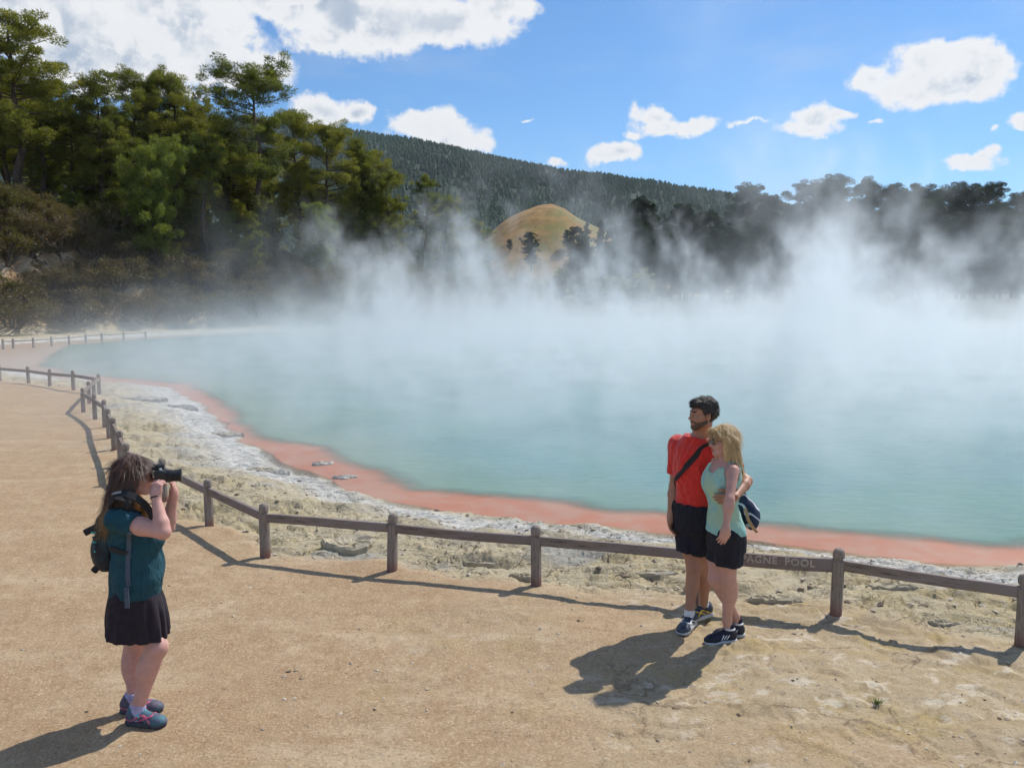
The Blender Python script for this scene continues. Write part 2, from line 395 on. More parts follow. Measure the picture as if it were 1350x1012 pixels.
sc_ = t.mix(t.m('MULTIPLY', cks, .75), sc_, (.10, .08, .055))
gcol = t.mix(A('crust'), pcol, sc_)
# shelf of orange-pink deposit under the water's edge
pk = t.mix(t.mr(t.noise(oc, 2.5, 5, .6), .35, .65), (.40, .15, .08), (.39, .205, .135))
pk = t.mix(t.mr(t.noise(t.map(oc, (1, 2, 1)), 10, 5, .7), .62, .7), pk, (.20, .11, .08))
pinkf = t.mr(A('dS'), .03, -.05)
pk = t.mix(t.m('MULTIPLY', t.mr(t.n('ShaderNodeSeparateXYZ', ins={0: oc}).outputs[0], -11, -19), .8), pk, (.34, .27, .19))
gcol = t.mix(pinkf, gcol, pk)
# far bank: bare orange earth and pale rock, then litter under the trees
bk = t.mix(t.mr(t.noise(oc, .55, 6, .65), .45, .58), (.36, .235, .13), (.52, .41, .28))
bk = t.mix(t.mr(t.noise(oc, 1.1, 5, .6), .54, .62), bk, (.10, .07, .04))
bk = t.mix(A('farv'), bk, (.09, .085, .035))
gcol = t.mix(A('bank'), gcol, bk)
gb = t.n('ShaderNodeBsdfPrincipled', ins={'Base Color': gcol, 'Roughness': t.mr(pinkf, 0, 1, .93, .62, smooth=False)}); gb.inputs['Specular IOR Level'].default_value = .35
hh = t.m('ADD', t.m('MULTIPLY', n3, .011), t.m('MULTIPLY', n4, .004))
hh = t.m('ADD', hh, t.m('MULTIPLY', n2, .012))
hh = t.m('ADD', hh, t.m('MULTIPLY', t.m('MULTIPLY', t.m('ADD', t.m('MULTIPLY', sn2, .05), t.m('MULTIPLY', cks, -.03)), A('crust')), 1.0))
hh = t.m('MULTIPLY', hh, t.mr(pinkf, 0, 1, 1, .12, smooth=False))
t.put(gb.inputs['Normal'], t.n('ShaderNodeBump', ins={'Height': hh, 'Strength': .85, 'Distance': 1.0}))
t.put(out.inputs[0], gb)
ground = link('ground', meshdata('ground', np.stack([gx, gy, gz], 1), quads, [gm], attrs=dict(dS=dS, crust=crust, white=white, pm=pm, bank=bank, farv=farv)))
props(ground, 'bare tan path, cracked pale sinter crust and pink shelf round the hot pool', kind='structure')

# ------------------------------------------------------------------ water
sel = (dT < .6) & (gy > 6) & (RR.ravel() < 110)
qs = sel[quads].any(1); wq = quads[qs][::1]
# thin the sheet: reuse the ground's rings, flat at the water level
u_, inv = np.unique(wq, return_inverse=True)
wV = np.stack([gx[u_], gy[u_], np.full(len(u_), WL+.006)], 1)
wm, t, out = new_mat('pool_water')
oc = t.n('ShaderNodeTexCoord').outputs['Object']
dep = t.n('ShaderNodeAttribute', attribute_name='dT').outputs['Fac']
wcol = t.mix(t.mr(t.noise(oc, .12, 4, .6), .38, .64), (.060, .185, .165), (.10, .235, .22))
wcol = t.mix(t.mr(dep, -.2, -2.6), (.13, .235, .165), wcol)
gsh = t.m('MULTIPLY', t.mr(t.noise(oc, .2, 3), .5, .62), t.mr(dep, -5.5, -1))
wcol = t.mix(t.m('MULTIPLY', gsh, .5), wcol, (.10, .24, .14))
wb = t.n('ShaderNodeBsdfPrincipled', ins={'Base Color': wcol, 'Roughness': .16, 'IOR': 1.33})
rp = t.noise(t.map(oc, (1, 1.6, 1)), 3.2, 5, .6); rp2 = t.noise(t.map(oc, (1, 2.2, 1)), 14, 4, .6)
t.put(wb.inputs['Normal'], t.n('ShaderNodeBump', ins={'Height': t.m('ADD', t.m('MULTIPLY', rp, .03), t.m('MULTIPLY', rp2, .008)), 'Strength': .55, 'Distance': 1.0}))
tr = t.n('ShaderNodeBsdfTransparent')
mx = t.n('ShaderNodeMixShader', ins={0: t.mr(t.m('ADD', dep, t.m('MULTIPLY', t.m('SUBTRACT', t.noise(oc, 3, 5, .65), .5), .35)), .22, -.42), 1: tr, 2: wb})
t.put(out.inputs[0], mx)
water = link('pool_water', meshdata('pool_water', wV, inv.reshape(wq.shape), [wm], attrs=dict(dT=dT[u_])))
props(water, 'milky blue-green water of the steaming hot pool', kind='structure')

# ------------------------------------------------------------------ far hills
def heightfield(name, fn, x0, x1, y0, y1, nx, ny, mats):
    X, Y = np.meshgrid(np.linspace(x0, x1, nx), np.linspace(y0, y1, ny), indexing='ij'); X, Y = X.ravel(), Y.ravel()
    i = np.arange((nx-1)*(ny-1)); a = i//(ny-1); b = i % (ny-1)
    q = np.stack([a*ny+b, (a+1)*ny+b, (a+1)*ny+b+1, a*ny+b+1], 1)
    return meshdata(name, np.stack([X, Y, fn(X, Y)], 1), q, mats)
def ridge_h(x, y):
    px = x/np.maximum(y, 100)*FPX + 675
    top = np.interp(px, [-400, 100, 300, 420, 480, 560, 640, 700, 760, 860, 960, 1040, 1200, 1500, 1900], [150, 165, 172, 180, 186, 198, 212, 224, 236, 250, 265, 278, 292, 285, 290])
    zr = (CAMZ + (393-top)/FPX*1500)
    prof = sst(650, 1500, y)*(1-.4*sst(1500, 2400, y))
    return zr*prof + (fbm2(x*.006, y*.006, 4, 7)-.5)*46*sst(650, 1000, y)*(1-.85*sst(1300, 1500, y)) - 6
hm = simple('hill_soil', (.022, .042, .022), .95, .2, .02)
hill = link('hill', heightfield('hill', ridge_h, -1500, 1500, 640, 2400, 150, 90, [hm])); props(hill, 'long dark forested ridge sloping down to the right', kind='structure')
def mound_h(x, y):
    px = x/np.maximum(y, 100)*FPX + 675
    top = np.interp(px, [560, 610, 645, 668, 690, 710, 726, 742, 760, 790, 815, 840, 880], [380, 352, 310, 292, 281, 274, 272, 277, 289, 303, 312, 334, 376])
    zr = CAMZ + (393-top)/FPX*235
    rough_ = (fbm2(x*.09, y*.06, 4, 9)-.5)*4.5
    return (zr+4)*sst(168, 235, y)*(1-sst(245, 330, y)) - 4 + rough_*sst(165, 200, y)*(1-.7*sst(205, 235, y))
mm = simple('dry_grass', (.30, .175, .06), .95, .25, .35, c2=(.19, .16, .045), v2scale=.07, bump=.6, bscale=1.2)
mound = link('mound', heightfield('mound', mound_h, -45, 75, 150, 330, 130, 130, [mm])); props(mound, 'golden dry grass mound rising behind the steam', kind='structure')

# conifer forest on the ridge: one mass
rng = np.random.default_rng(5)
NF = 30000
fy = 660 + rng.random(NF)**.8*860; fx = (rng.random(NF)*1.15-.52)*fy*1.25
keep = (fx/fy < .75) & (fx/fy > -.72); fx, fy = fx[keep], fy[keep]
fz = ridge_h(fx, fy)-.5; hgt = (6+rng.random(len(fx))*4.5); rad = hgt*(.30+rng.random(len(fx))*.10)
k = 5; ang = np.linspace(0, 2*np.pi, k, endpoint=False)[None]+rng.random((len(fx), 1))*6
Vt = []; tiers = [(0.05, 1.0), (.38, .72), (.36, 1.0*.62), (.7, .36)]
# two stacked ragged cones
def cones(z0, z1, rr):
    jr = rr[:, None]*(.7+rng.random((len(fx), k))*.6)
    base = np.stack([fx[:, None]+np.cos(ang)*jr, fy[:, None]+np.sin(ang)*jr, (fz+hgt*z0)[:, None]+rng.random((len(fx), k))*1.2], 2)
    tip = np.stack([fx+rng.normal(0, .4, len(fx)), fy, fz+hgt*z1], 1)[:, None]
    return np.concatenate([base, tip], 1)
fV = []; fF = []
for (z0, z1, s) in ((.05, .62, 1.0), (.38, 1.0, .66)):
    v = cones(z0, z1, rad*s); n0 = sum(len(a) for a in fV); N_ = len(fx)
    b_ = n0 + np.arange(N_)[:, None]*(k+1)
    f = np.stack([b_+np.arange(k)[None], b_+(np.arange(k)[None]+1) % k, np.repeat(b_+k, k, 1)], 2).reshape(-1, 3)
    fV.append(v.reshape(-1, 3)); fF.append(f)
cm_, t, out = new_mat('far_conifers')
rn = t.n('ShaderNodeNewGeometry').outputs['Random Per Island']
c_ = t.mix(rn, (.022, .048, .024), (.036, .064, .028)); c_ = t.mix(t.mr(t.noise(t.n('ShaderNodeTexCoord').outputs['Object'], .006, 3), .42, .6), c_, (.045, .085, .035))
t.put(out.inputs[0], t.n('ShaderNodeBsdfPrincipled', ins={'Base Color': c_, 'Roughness': .9}))
fo = link('forest', meshdata('forest', np.concatenate(fV), np.concatenate(fF), [cm_], smooth=False)); props(fo, 'dense dark conifer forest covering the far ridge', kind='stuff')
def Z(x, y):
    z = Z0(x, y)
    if y > 150: z = max(z, float(mound_h(np.array([x]), np.array([y]))[0]))
    return z
# ================================================================== TREES
def leaf_mat(name, c1, c2, c3, tr=.35):
    m, t, out = new_mat(name)
    rn = t.n('ShaderNodeAttribute', attribute_name='rnd').outputs['Fac']
    ob = t.n('ShaderNodeObjectInfo').outputs['Random']
    c_ = t.mix(rn, c1, c2); c_ = t.mix(t.mr(rn, .8, 1.0), c_, c3); c_ = t.mix(t.m('MULTIPLY', ob, .5), c_, c3 if tr > .3 else c1)
    d = t.n('ShaderNodeBsdfPrincipled', ins={'Base Color': c_, 'Roughness': .55}); d.inputs['Specular IOR Level'].default_value = .3
    tl = t.n('ShaderNodeBsdfTranslucent', ins={0: t.mix(1.0, c_, (1.25, 1.35, .6), 'MULTIPLY')})
    t.put(out.inputs[0], t.n('ShaderNodeMixShader', ins={0: tr, 1: d, 2: tl}))
    return m
M_pine = leaf_mat('pine_needles', (.075, .098, .023), (.155, .172, .036), (.29, .255, .05), .48)
M_dark = leaf_mat('dark_needles', (.018, .034, .017), (.036, .056, .022), (.060, .080, .028), .25)
M_young = leaf_mat('young_needles', (.11, .142, .032), (.18, .215, .045), (.25, .27, .06), .48)
M_scrub = leaf_mat('scrub_leaves', (.10, .092, .038), (.15, .135, .046), (.17, .115, .06), .38)
M_scrub2 = leaf_mat('brown_scrub_leaves', (.14, .10, .065), (.17, .12, .08), (.12, .11, .045), .33)
M_bark = simple('pine_bark', (.075, .052, .038), .95, .4, 6, bump=.8, bscale=20, stretch=(1, 1, .25))
M_bark2 = simple('pale_branches', (.17, .14, .11), .95, .3, 9)

def tube(pts, rad, n=6):
    """tapering tube through points -> V,F"""
    pts = np.array(pts, float); m_ = len(pts); V = []
    for i in range(m_):
        d = pts[min(i+1, m_-1)]-pts[max(i-1, 0)]; d /= np.linalg.norm(d)+1e-9
        a = np.cross(d, [0, 0, 1.0] if abs(d[2]) < .9 else [1.0, 0, 0]); a /= np.linalg.norm(a); b = np.cross(d, a)
        for j in range(n):
            q = 2*math.pi*j/n; V.append(pts[i] + rad[i]*(a*math.cos(q)+b*math.sin(q)))
    F = [[i*n+j, i*n+(j+1) % n, (i+1)*n+(j+1) % n, (i+1)*n+j] for i in range(m_-1) for j in range(n)]
    return V, F
def blades(cent, spread, K, L, wd, rng, up=.25):
    """K needle tufts round each centre: thin triangles pointing out and up. cent (n,3) spread (n,3)"""
    n = len(cent)
    u = rng.normal(size=(n, K, 3)); u /= np.linalg.norm(u, axis=2, keepdims=True)
    rad = rng.random((n, K, 1))**.45
    p = cent[:, None] + u*rad*spread[:, None]
    d = u + rng.normal(size=(n, K, 3))*.45 + [0, 0, up]; d /= np.linalg.norm(d, axis=2, keepdims=True)
    s_ = np.cross(d, rng.normal(size=(n, K, 3))); s_ /= np.linalg.norm(s_, axis=2, keepdims=True)
    LL = L*(.6+.8*rng.random((n, K, 1))); ww = wd*(.6+.8*rng.random((n, K, 1)))
    a = p - s_*ww; b = p + s_*ww; c = p + d*LL
    V = np.stack([a, b, c], 2).reshape(-1, 3)
    F = np.arange(len(V)).reshape(-1, 3)
    rn = np.clip(rng.random((n, 1))*.75 + rng.random((n, K))*.35 + 0*rad[..., 0], 0, 1)
    return V, F, np.repeat(rn.ravel(), 3)
def pine_proto(seed, H, crown0, cr, style='round', dens=1.0, mat=None, K=180, lean=0.0):
    rng = np.random.default_rng(seed)
    zz = np.linspace(0, 1, 9); ax = np.cumsum(rng.normal(0, .012, 9))*H + lean*zz**1.5*H; ay = np.cumsum(rng.normal(0, .012, 9))*H
    ax -= ax[0]; ay -= ay[0]
    r0 = .014*H+.05
    V, F = tube(np.stack([ax, ay, zz*H*.97], 1), r0*(1-zz*.86), 8); F = [list(f) for f in F]
    C, S = [], []
    nb = int(30*dens*(1-crown0)/.5)
    for i in range(nb):
        f = crown0 + (1-crown0)*((i+rng.random())/nb)
        f = min(f, .97)
        q = rng.random()*6.283
        g = (f-crown0)/(1-crown0)
        if style == 'round': ln = cr*(math.sin(math.pi*(.12+.80*g))**.7)
        elif style == 'umbrella': ln = cr*(.55+.45*g if g < .62 else math.sqrt(max(.02, 1-((g-.62)/.42)**2)))
        elif style == 'cone': ln = cr*(1-g)**.8*(.75+.25*rng.random())
        else: ln = cr*(.9-.55*g)
        ln *= .6+.55*rng.random()
        x0, y0 = np.interp(f, zz, ax), np.interp(f, zz, ay)
        rise = (.05+.5*rng.random())*ln*(.35+g)
        e = np.array([x0+math.cos(q)*ln, y0+math.sin(q)*ln, f*H*.97+rise])
        b0 = np.array([x0, y0, f*H*.97]); mid = b0*.5+e*.5 + [0, 0, -.06*ln]
        v, f_ = tube([b0, mid, e], [r0*.34*(1-.6*g), r0*.2*(1-.6*g), .015], 5)
        o_ = len(V); V += list(v); F += [[k+o_ for k in g_] for g_ in f_]
        nc = max(2, int(2.0+ln*1.9))
        for k in range(nc):
            w = .42+.62*(k+rng.random()*.6)/nc
            c = b0+(e-b0)*w + rng.normal(0, .13, 3)*cr*np.array([1, 1, .5]) + [0, 0, .12]
            s = (.30+.26*rng.random())*(.50+.15*cr)
            C.append(c); S.append([s, s, s*.66])
    for k in range(5):
        C.append([ax[-1]+rng.normal(0, .25), ay[-1]+rng.normal(0, .25), H*(.93+.06*rng.random())]); S.append([.4, .4, .45])
    # a few dead stubs below the crown
    for k in range(5):
        f = crown0*(.35+.6*rng.random()); q = rng.random()*6.28; ln = .5+rng.random()*1.2
        x0, y0 = np.interp(f, zz, ax), np.interp(f, zz, ay); b0 = np.array([x0, y0, f*H])
        v, f_ = tube([b0, b0+[math.cos(q)*ln, math.sin(q)*ln, .25*ln]], [.05, .012], 4)
        o_ = len(V); V += list(v); F += [[k_+o_ for k_ in g_] for g_ in f_]
    tm = meshdata('trunk', V, F, [M_bark])
    LV, LF, rn = blades(np.array(C), np.array(S), K, .17, .024, rng)
    cm = meshdata('crown', LV, LF, [mat or M_pine], smooth=False, attrs=dict(rnd=rn))
    return tm, cm, H
def place_tree(name, proto, x, y, H, rz, label, group=None, sxy=1.0, z=None, cat='tree', sink=.15):
    tm, cm, H0 = proto
    e = bpy.data.objects.new(name, None); col.objects.link(e); e.empty_display_size = .3
    k = H/H0
    e.location = (x, y, (Z(x, y) if z is None else z)-sink); e.rotation_euler = (0, 0, rz); e.scale = (k*sxy, k*sxy, k)
    a = link('trunk', tm, e); b = link('crown', cm, e)
    props(e, label, cat, group)
    return e
rt = random.Random(11)
P_round = [pine_proto(s, 13, .36, 2.7, 'round', 1.15) for s in (1, 2, 3)]
P_tall = [pine_proto(s, 15, .48, 2.3, 'round', 1.0) for s in (7, 8)]
P_umb = [pine_proto(5, 14, .46, 3.3, 'umbrella', 1.25, K=190), pine_proto(6, 14, .52, 2.9, 'umbrella', 1.2)]
P_full = [pine_proto(21, 12, .12, 2.6, 'round', 1.25), pine_proto(22, 12, .10, 2.8, 'cone', 1.3)]
P_young = [pine_proto(31, 8, .22, 3.0, 'umbrella', 1.3, M_young, K=200), pine_proto(32, 7, .16, 2.2, 'round', 1.2, M_young)]
P_dark = [pine_proto(41, 14, .22, 3.1, 'round', 1.5, M_dark, K=230), pine_proto(42, 14, .16, 2.9, 'round', 1.5, M_dark, K=230), pine_proto(43, 15, .10, 2.9, 'cone', 1.4, M_dark, K=210)]

def tree_px(name, proto, px, top, Y, label, group=None, sxy=1.0, rz=None, cat='tree'):
    """a tree standing at depth Y whose top shows at pixel (px, top)"""
    if px < 690 and Y < 120: Y = Y + float(np.interp(px, [0, 100, 200, 350, 600], [4, 9, 14, 19, 24]))
    p = W(px, top, Y); z0 = Z(p.x, Y)
    return place_tree(name, proto, p.x, Y, max(1.5, p.z-z0+.2), rt.random()*6.28 if rz is None else rz, label, group, sxy, z=z0, cat=cat)
# the wood on the left bank; (kind, px, top, depth, spread, label)
LT = [
 (P_round[1], 10, 18, 64, 1.5, 'tallest pine at the far left, rising into the big cloud'),
 (P_round[0], 52, 104, 67, 1.15, 'pine just right of the tallest one, its top against the cloud'),
 (P_round[1], 92, 128, 66, 1.05, 'olive pine with a low rounded top between the far left pine and the dense pair'),
 (P_full[0], 128, 104, 63, 1.15, 'dense pine with yellow-green lower branches left of centre in the wood'),
 (P_round[2], 160, 96, 66, 1.0, 'pine with a pointed top right of the dense yellow-green one'),
 (P_tall[1], 188, 96, 68, 1.2, 'broad-topped tall pine at the middle of the wood'),
 (P_round[0], 226, 98, 66, 1.1, 'pine with a bare forked upper trunk left of the lone umbrella pine'),
 (P_round[1], 258, 138, 67, .95, 'lower pine in the dip beside the forked pine'),
 (P_tall[0], 286, 152, 71, 1.0, 'thin pine half hidden behind the umbrella pine'),
 (P_umb[0], 340, 88, 60, 1.25, 'lone umbrella pine with an open airy crown and bare trunk'),
 (P_umb[1], 264, 180, 58, 1.1, 'slim dark-trunked pine standing in front of the wood, left of the umbrella pine'),
 (P_young[0], 202, 200, 55.5, .82, 'light green young pine with a drooping dome crown on the bank'),
 (P_round[2], 398, 150, 66, 1.1, 'pine right of the umbrella pine, its crown touching it'),
 (P_round[0], 430, 165, 64, 1.1, 'yellowish pine two places right of the umbrella pine'),
 (P_full[1], 462, 184, 66, 1.1, 'pine near the end of the wood with a ragged cone top'),
 (P_round[1], 492, 200, 68, 1.0, 'pine behind thin steam at the end of the wood'),
 (P_full[0], 330, 282, 56.5, .85, 'low dark bushy pine on the bank below the umbrella pine'),
 (P_round[2], 520, 226, 66, 1.1, 'first of the pines standing inside the steam'),
 (P_tall[1], 552, 232, 72, 1.0, 'faint pine in the steam left of the hill mound'),
 (P_full[0], 588, 262, 70, 1.0, 'squat pine in the steam left of the hill mound'),
 (P_round[0], 630, 292, 78, 1.0, 'small pine at the foot of the hill mound, in steam'),
]
for (pr, px, top, Y, s_, lb) in LT:
    tree_px('pine_tree', pr, px, top, Y, lb, 'pines of the wood on the left bank', s_*.88)
GB = 'shadowed pines deeper in the wood on the left bank'
allp = P_round+P_full+P_tall
for i in range(44):
    px = -110 + i*14.5 + rt.uniform(-9, 9); Y = rt.uniform(69, 88)
    lim = np.interp(px, [-120, 0, 60, 110, 240, 300, 420, 500, 560, 620], [40, 60, 120, 135, 130, 165, 185, 225, 255, 290])
    tree_px('pine_tree', allp[i % 7], px, lim+rt.uniform(8, 70), Y, 'dim pine deeper in the wood on the left bank, behind the front row', GB, 1.15)
for i in range(16):
    px = -60 + i*36 + rt.uniform(-14, 14); Y = rt.uniform(59, 66)
    lim = np.interp(px, [-80, 0, 200, 300, 420, 560], [235, 240, 250, 265, 280, 310])
    tree_px('young_pine', [P_full[0], P_young[1], P_full[1]][i % 3], px, lim+rt.uniform(-12, 22), Y, 'low bushy pine filling the wood edge above the scrub', 'low bushy pines along the edge of the wood', .8)

# scrub on the bank
def shrub_proto(seed, mat, H=2.0, rad=1.5, n=26, K=190):
    rng = np.random.default_rng(seed); C, S, V, F = [], [], [], []
    for i in range(n):
        q = rng.random()*6.28; r = rad*math.sqrt(rng.random())*.85; hh_ = H*(.25+.62*rng.random())*(1-.45*(r/rad)**2)
        c = np.array([math.cos(q)*r, math.sin(q)*r, hh_]); C.append(c); s = .28+.25*rng.random(); S.append([s, s, s*.8])
        v, f = tube([[c[0]*.15, c[1]*.15, -.3], c*[.6, .6, .5], c], [.05, .03, .012], 4)
        o_ = len(V); V += list(v); F += [[k+o_ for k in g_] for g_ in f]
    tm = meshdata('stem', V, F, [M_bark2])
    LV, LF, rn = blades(np.array(C), np.array(S), K, .12, .022, rng, .4)
    return tm, meshdata('foliage', LV, LF, [mat], smooth=False, attrs=dict(rnd=rn)), H
SH = [shrub_proto(51, M_scrub), shrub_proto(52, M_scrub), shrub_proto(53, M_scrub2), shrub_proto(54, M_scrub2, 1.7, 1.6), shrub_proto(55, M_scrub, 2.4, 1.3)]
def place_shrub(pr, x, y, H, label, group):
    e = bpy.data.objects.new('scrub_bush', None); col.objects.link(e); k = H/pr[2]
    e.location = (x, y, Z(x, y)-.1); e.rotation_euler = (0, 0, rt.random()*6.28); e.scale = (k*1.15, k*1.15, k)
    link('stem', pr[0], e); link('foliage', pr[1], e); props(e, label, 'shrub', group)
cand = []
gy_ = 0
xs_ = np.array([rt.uniform(-42, 2) for _ in range(6500)]); ys_ = np.array([rt.uniform(45, 92) for _ in range(6500)])
zc_, dSc = terrain(xs_, ys_, False)[:2]
for x, y, z_, d in zip(xs_, ys_, zc_, dSc):
    azm = math.atan2(x, y); st_ = float(np.interp(azm, [-.62, -.5, -.35, -.2, 0], [5.5, 4.6, 2.8, 2.0, 2.0]))
    if d < st_+1.6 or d > st_+11: continue
    if d < st_+3.2 and rt.random() < .5: continue
    if any((x-a)**2+(y-b)**2 < 1.22**2 for a, b in cand): continue
    cand.append((x, y))
    k_ = rt.random(); low = d < st_+5.5
    pr = rt.choice(SH[2:4]) if (low and k_ < .75) or k_ < .22 else rt.choice([SH[0], SH[1], SH[4]])
    place_shrub(pr, x, y, rt.uniform(1.7, 2.9), 'brownish scrub bush on the bank below the pine wood' if pr in SH[2:4] else 'olive green scrub bush on the bank below the pine wood',
                'brown scrub bushes on the far bank' if pr in SH[2:4] else 'olive scrub bushes on the far bank')
    if len(cand) > 290: break

# dark trees beyond the steam on the right
RT = [(985, 246, 118, 1, 1.0, 'dark pine standing alone above the ridge end, right of centre'), (1012, 262, 116, 0, .9, 'small dark pine close beside the lone dark one'),
 (1072, 243, 104, 1, 1.3, 'leftmost tall tree of the dark wood on the right'), (1108, 237, 104, 0, 1.25, 'tree with the highest rounded top in the dark wood'),
 (1137, 238, 107, 1, .8, 'narrow tree with a small knob-shaped top in the dark wood'), (1165, 248, 105, 0, 1.2, 'dark tree right of the knob-topped one'),
 (1196, 252, 108, 1, 1.2, 'dark tree in the dip of the right-hand wood'), (1222, 247, 106, 0, 1.15, 'dark tree above the dip, under the large white cloud'),
 (1250, 252, 110, 1, 1.1, 'dark tree beneath the right edge of the large white cloud'), (1277, 246, 105, 0, 1.2, 'dark tree third from the right edge'),
 (1311, 245, 104, 1, 1.2, 'dark tree second from the right edge'), (1342, 257, 108, 0, 1.1, 'dark tree at the right edge of the picture'),
 (853, 262, 128, 1, 1.0, 'dark round-topped tree below the middle of the ridge'), (790, 292, 118, 2, .8, 'small dark conifer in front of the golden mound'),
 (805, 304, 112, 1, .75, 'low dark tree at the right foot of the golden mound'), (905, 272, 126, 0, 1.1, 'dark tree under the ridge left of the lone pine'),
 (940, 280, 122, 1, 1.1, 'dark tree just left of the lone dark pine')]
for (px, top, Y, k_, s_, lb) in RT:
    tree_px('dark_pine', P_dark[k_], px, top, Y, lb, 'dark trees beyond the steam', s_)
for i in range(64):
    px = 760 + i*11 + rt.uniform(-8, 8); Y = rt.uniform(94, 128)
    lim = np.interp(px, [740, 800, 850, 900, 960, 1040, 1080, 1300, 1500], [318, 318, 280, 290, 290, 285, 256, 262, 262])
    tree_px('dark_pine', P_dark[i % 3], px, lim + rt.uniform(3, 42)*(1 if Y > 100 else 1.6), Y, 'dim tree in the thick of the dark wood beyond the steam', 'dim trees filling the dark wood beyond the steam', 1.3)
for i in range(12):
    px = 735 + i*12 + rt.uniform(-6, 6)
    tree_px('mound_tree', [P_young[1], P_full[0], P_dark[0]][i % 3], px, rt.uniform(352, 372), rt.uniform(92, 104), 'low yellow-green tree in steam below the golden mound', 'low trees in the steam below the golden mound', 1.3)
for i, (px, top) in enumerate([(748, 296), (762, 292), (775, 286), (700, 300), (828, 312), (815, 296), (672, 308), (640, 318), (745, 322), (835, 300)]):
    tree_px('mound_tree', P_dark[i % 3], px, top+8, 196 if i % 2 else 205, 'small dark tree dotted on the golden mound', 'dark trees dotted on the golden mound', 1.1)
# ================================================================== soft-body modelling: distance fields -> one continuous skin
class Field:
    def __init__(s, lo, hi, h):
        s.h = h; s.lo = np.array(lo, float); s.n = np.ceil((np.array(hi)-s.lo)/h).astype(int)+1
        s.ax = [s.lo[i]+h*np.arange(s.n[i]) for i in range(3)]
        s.a = np.full(s.n, .25, np.float32)
    def sl(s, lo, hi, pad):
        out = []
        for i in range(3):
            a = int(np.floor((lo[i]-pad-s.lo[i])/s.h)); b = int(np.ceil((hi[i]+pad-s.lo[i])/s.h))+1
            out.append(slice(max(0, a), max(0, min(s.n[i], b))))
        return tuple(out)
    def ev(s, pr, pad):
        f, lo, hi = pr; q = s.sl(lo, hi, pad)
        x = s.ax[0][q[0]][:, None, None]; y = s.ax[1][q[1]][None, :, None]; z = s.ax[2][q[2]][None, None, :]
        return q, f(x, y, z)
    def add(s, pr, k=.02):
        q, d = s.ev(pr, k+.03); a = s.a[q]
        if a.size == 0: return s
        hh = np.maximum(k-np.abs(a-d), 0)/k
        s.a[q] = np.minimum(a, d)-hh*hh*k*.25; return s
    def sub(s, pr, k=.01):
        q, d = s.ev(pr, k+.01); a = s.a[q]; d = -d
        hh = np.maximum(k-np.abs(a-d), 0)/k
        s.a[q] = np.maximum(a, d)+hh*hh*k*.25; return s
    def every(s, f):
        x = s.ax[0][:, None, None]; y = s.ax[1][None, :, None]; z = s.ax[2][None, None, :]
        s.a = np.asarray(f(s.a, x, y, z), np.float32); return s
    def plane(s, p, n, k=.004):
        """keep the side n points away from"""
        n = np.array(n, float); n /= np.linalg.norm(n)
        def f(a, x, y, z):
            d = (x-p[0])*n[0]+(y-p[1])*n[1]+(z-p[2])*n[2]
            hh = np.maximum(k-np.abs(a-d), 0)/k
            return np.maximum(a, d)+hh*hh*k*.25
        return s.every(f)
    def ripple(s, amp, fx, fy, fz, seed=3, band=.04):
        near = np.abs(s.a) < band; i, j, k = np.nonzero(near)
        x, y, z = s.ax[0][i], s.ax[1][j], s.ax[2][k]
        s.a[i, j, k] += ((vn3(x*fx, y*fy, z*fz, seed)-.5)*1.3+(vn3(x*fx*2.1, y*fy*2.1, z*fz*2.1, seed+1)-.5)*.6)*amp
        return s
    def net(s):
        a = s.a; sg = a < 0; nx, ny, nz = a.shape
        cnt = np.zeros((nx-1, ny-1, nz-1), np.int8)
        for dx in (0, 1):
            for dy in (0, 1):
                for dz in (0, 1): cnt += sg[dx:nx-1+dx, dy:ny-1+dy, dz:nz-1+dz]
        act = (cnt > 0) & (cnt < 8); I, J, K = np.nonzero(act); n = len(I)
        idx = np.full(act.shape, -1, np.int32); idx[I, J, K] = np.arange(n)
        P = np.zeros((n, 3)); C = np.zeros(n)
        cor = [(x, y, z) for x in (0, 1) for y in (0, 1) for z in (0, 1)]
        for c0 in cor:
            for axx in range(3):
                if c0[axx]: continue
                c1 = list(c0); c1[axx] = 1
                v0 = a[I+c0[0], J+c0[1], K+c0[2]]; v1 = a[I+c1[0], J+c1[1], K+c1[2]]
                m_ = (v0 < 0) != (v1 < 0); t_ = np.where(m_, v0/(v0-v1+1e-12), 0)
                pt = np.stack([np.full(n, float(c0[0])), np.full(n, float(c0[1])), np.full(n, float(c0[2]))], 1); pt[:, axx] += t_
                P += pt*m_[:, None]; C += m_
        P /= C[:, None]; V = s.lo + s.h*(P+np.stack([I, J, K], 1))
        F = []
        for axx in range(3):
            b_, c_ = (axx+1) % 3, (axx+2) % 3
            s0 = [slice(None)]*3; s1 = [slice(None)]*3
            s0[axx] = slice(0, -1); s1[axx] = slice(1, None)
            e = sg[tuple(s0)] != sg[tuple(s1)]; q = np.nonzero(e); q = [x for x in q]
            ok = (q[b_] > 0) & (q[c_] > 0) & (q[b_] < a.shape[b_]-1) & (q[c_] < a.shape[c_]-1); q = [x[ok] for x in q]
            def id_(db, dc):
                w = [x.copy() for x in q]; w[b_] -= db; w[c_] -= dc; return idx[w[0], w[1], w[2]]
            f = np.stack([id_(1, 1), id_(0, 1), id_(0, 0), id_(1, 0)], 1)
            flip = ~sg[q[0], q[1], q[2]]; f[flip] = f[flip][:, ::-1]
            F.append(f)
        return V, np.concatenate(F)
def vec(p): return np.array([float(x) for x in p])
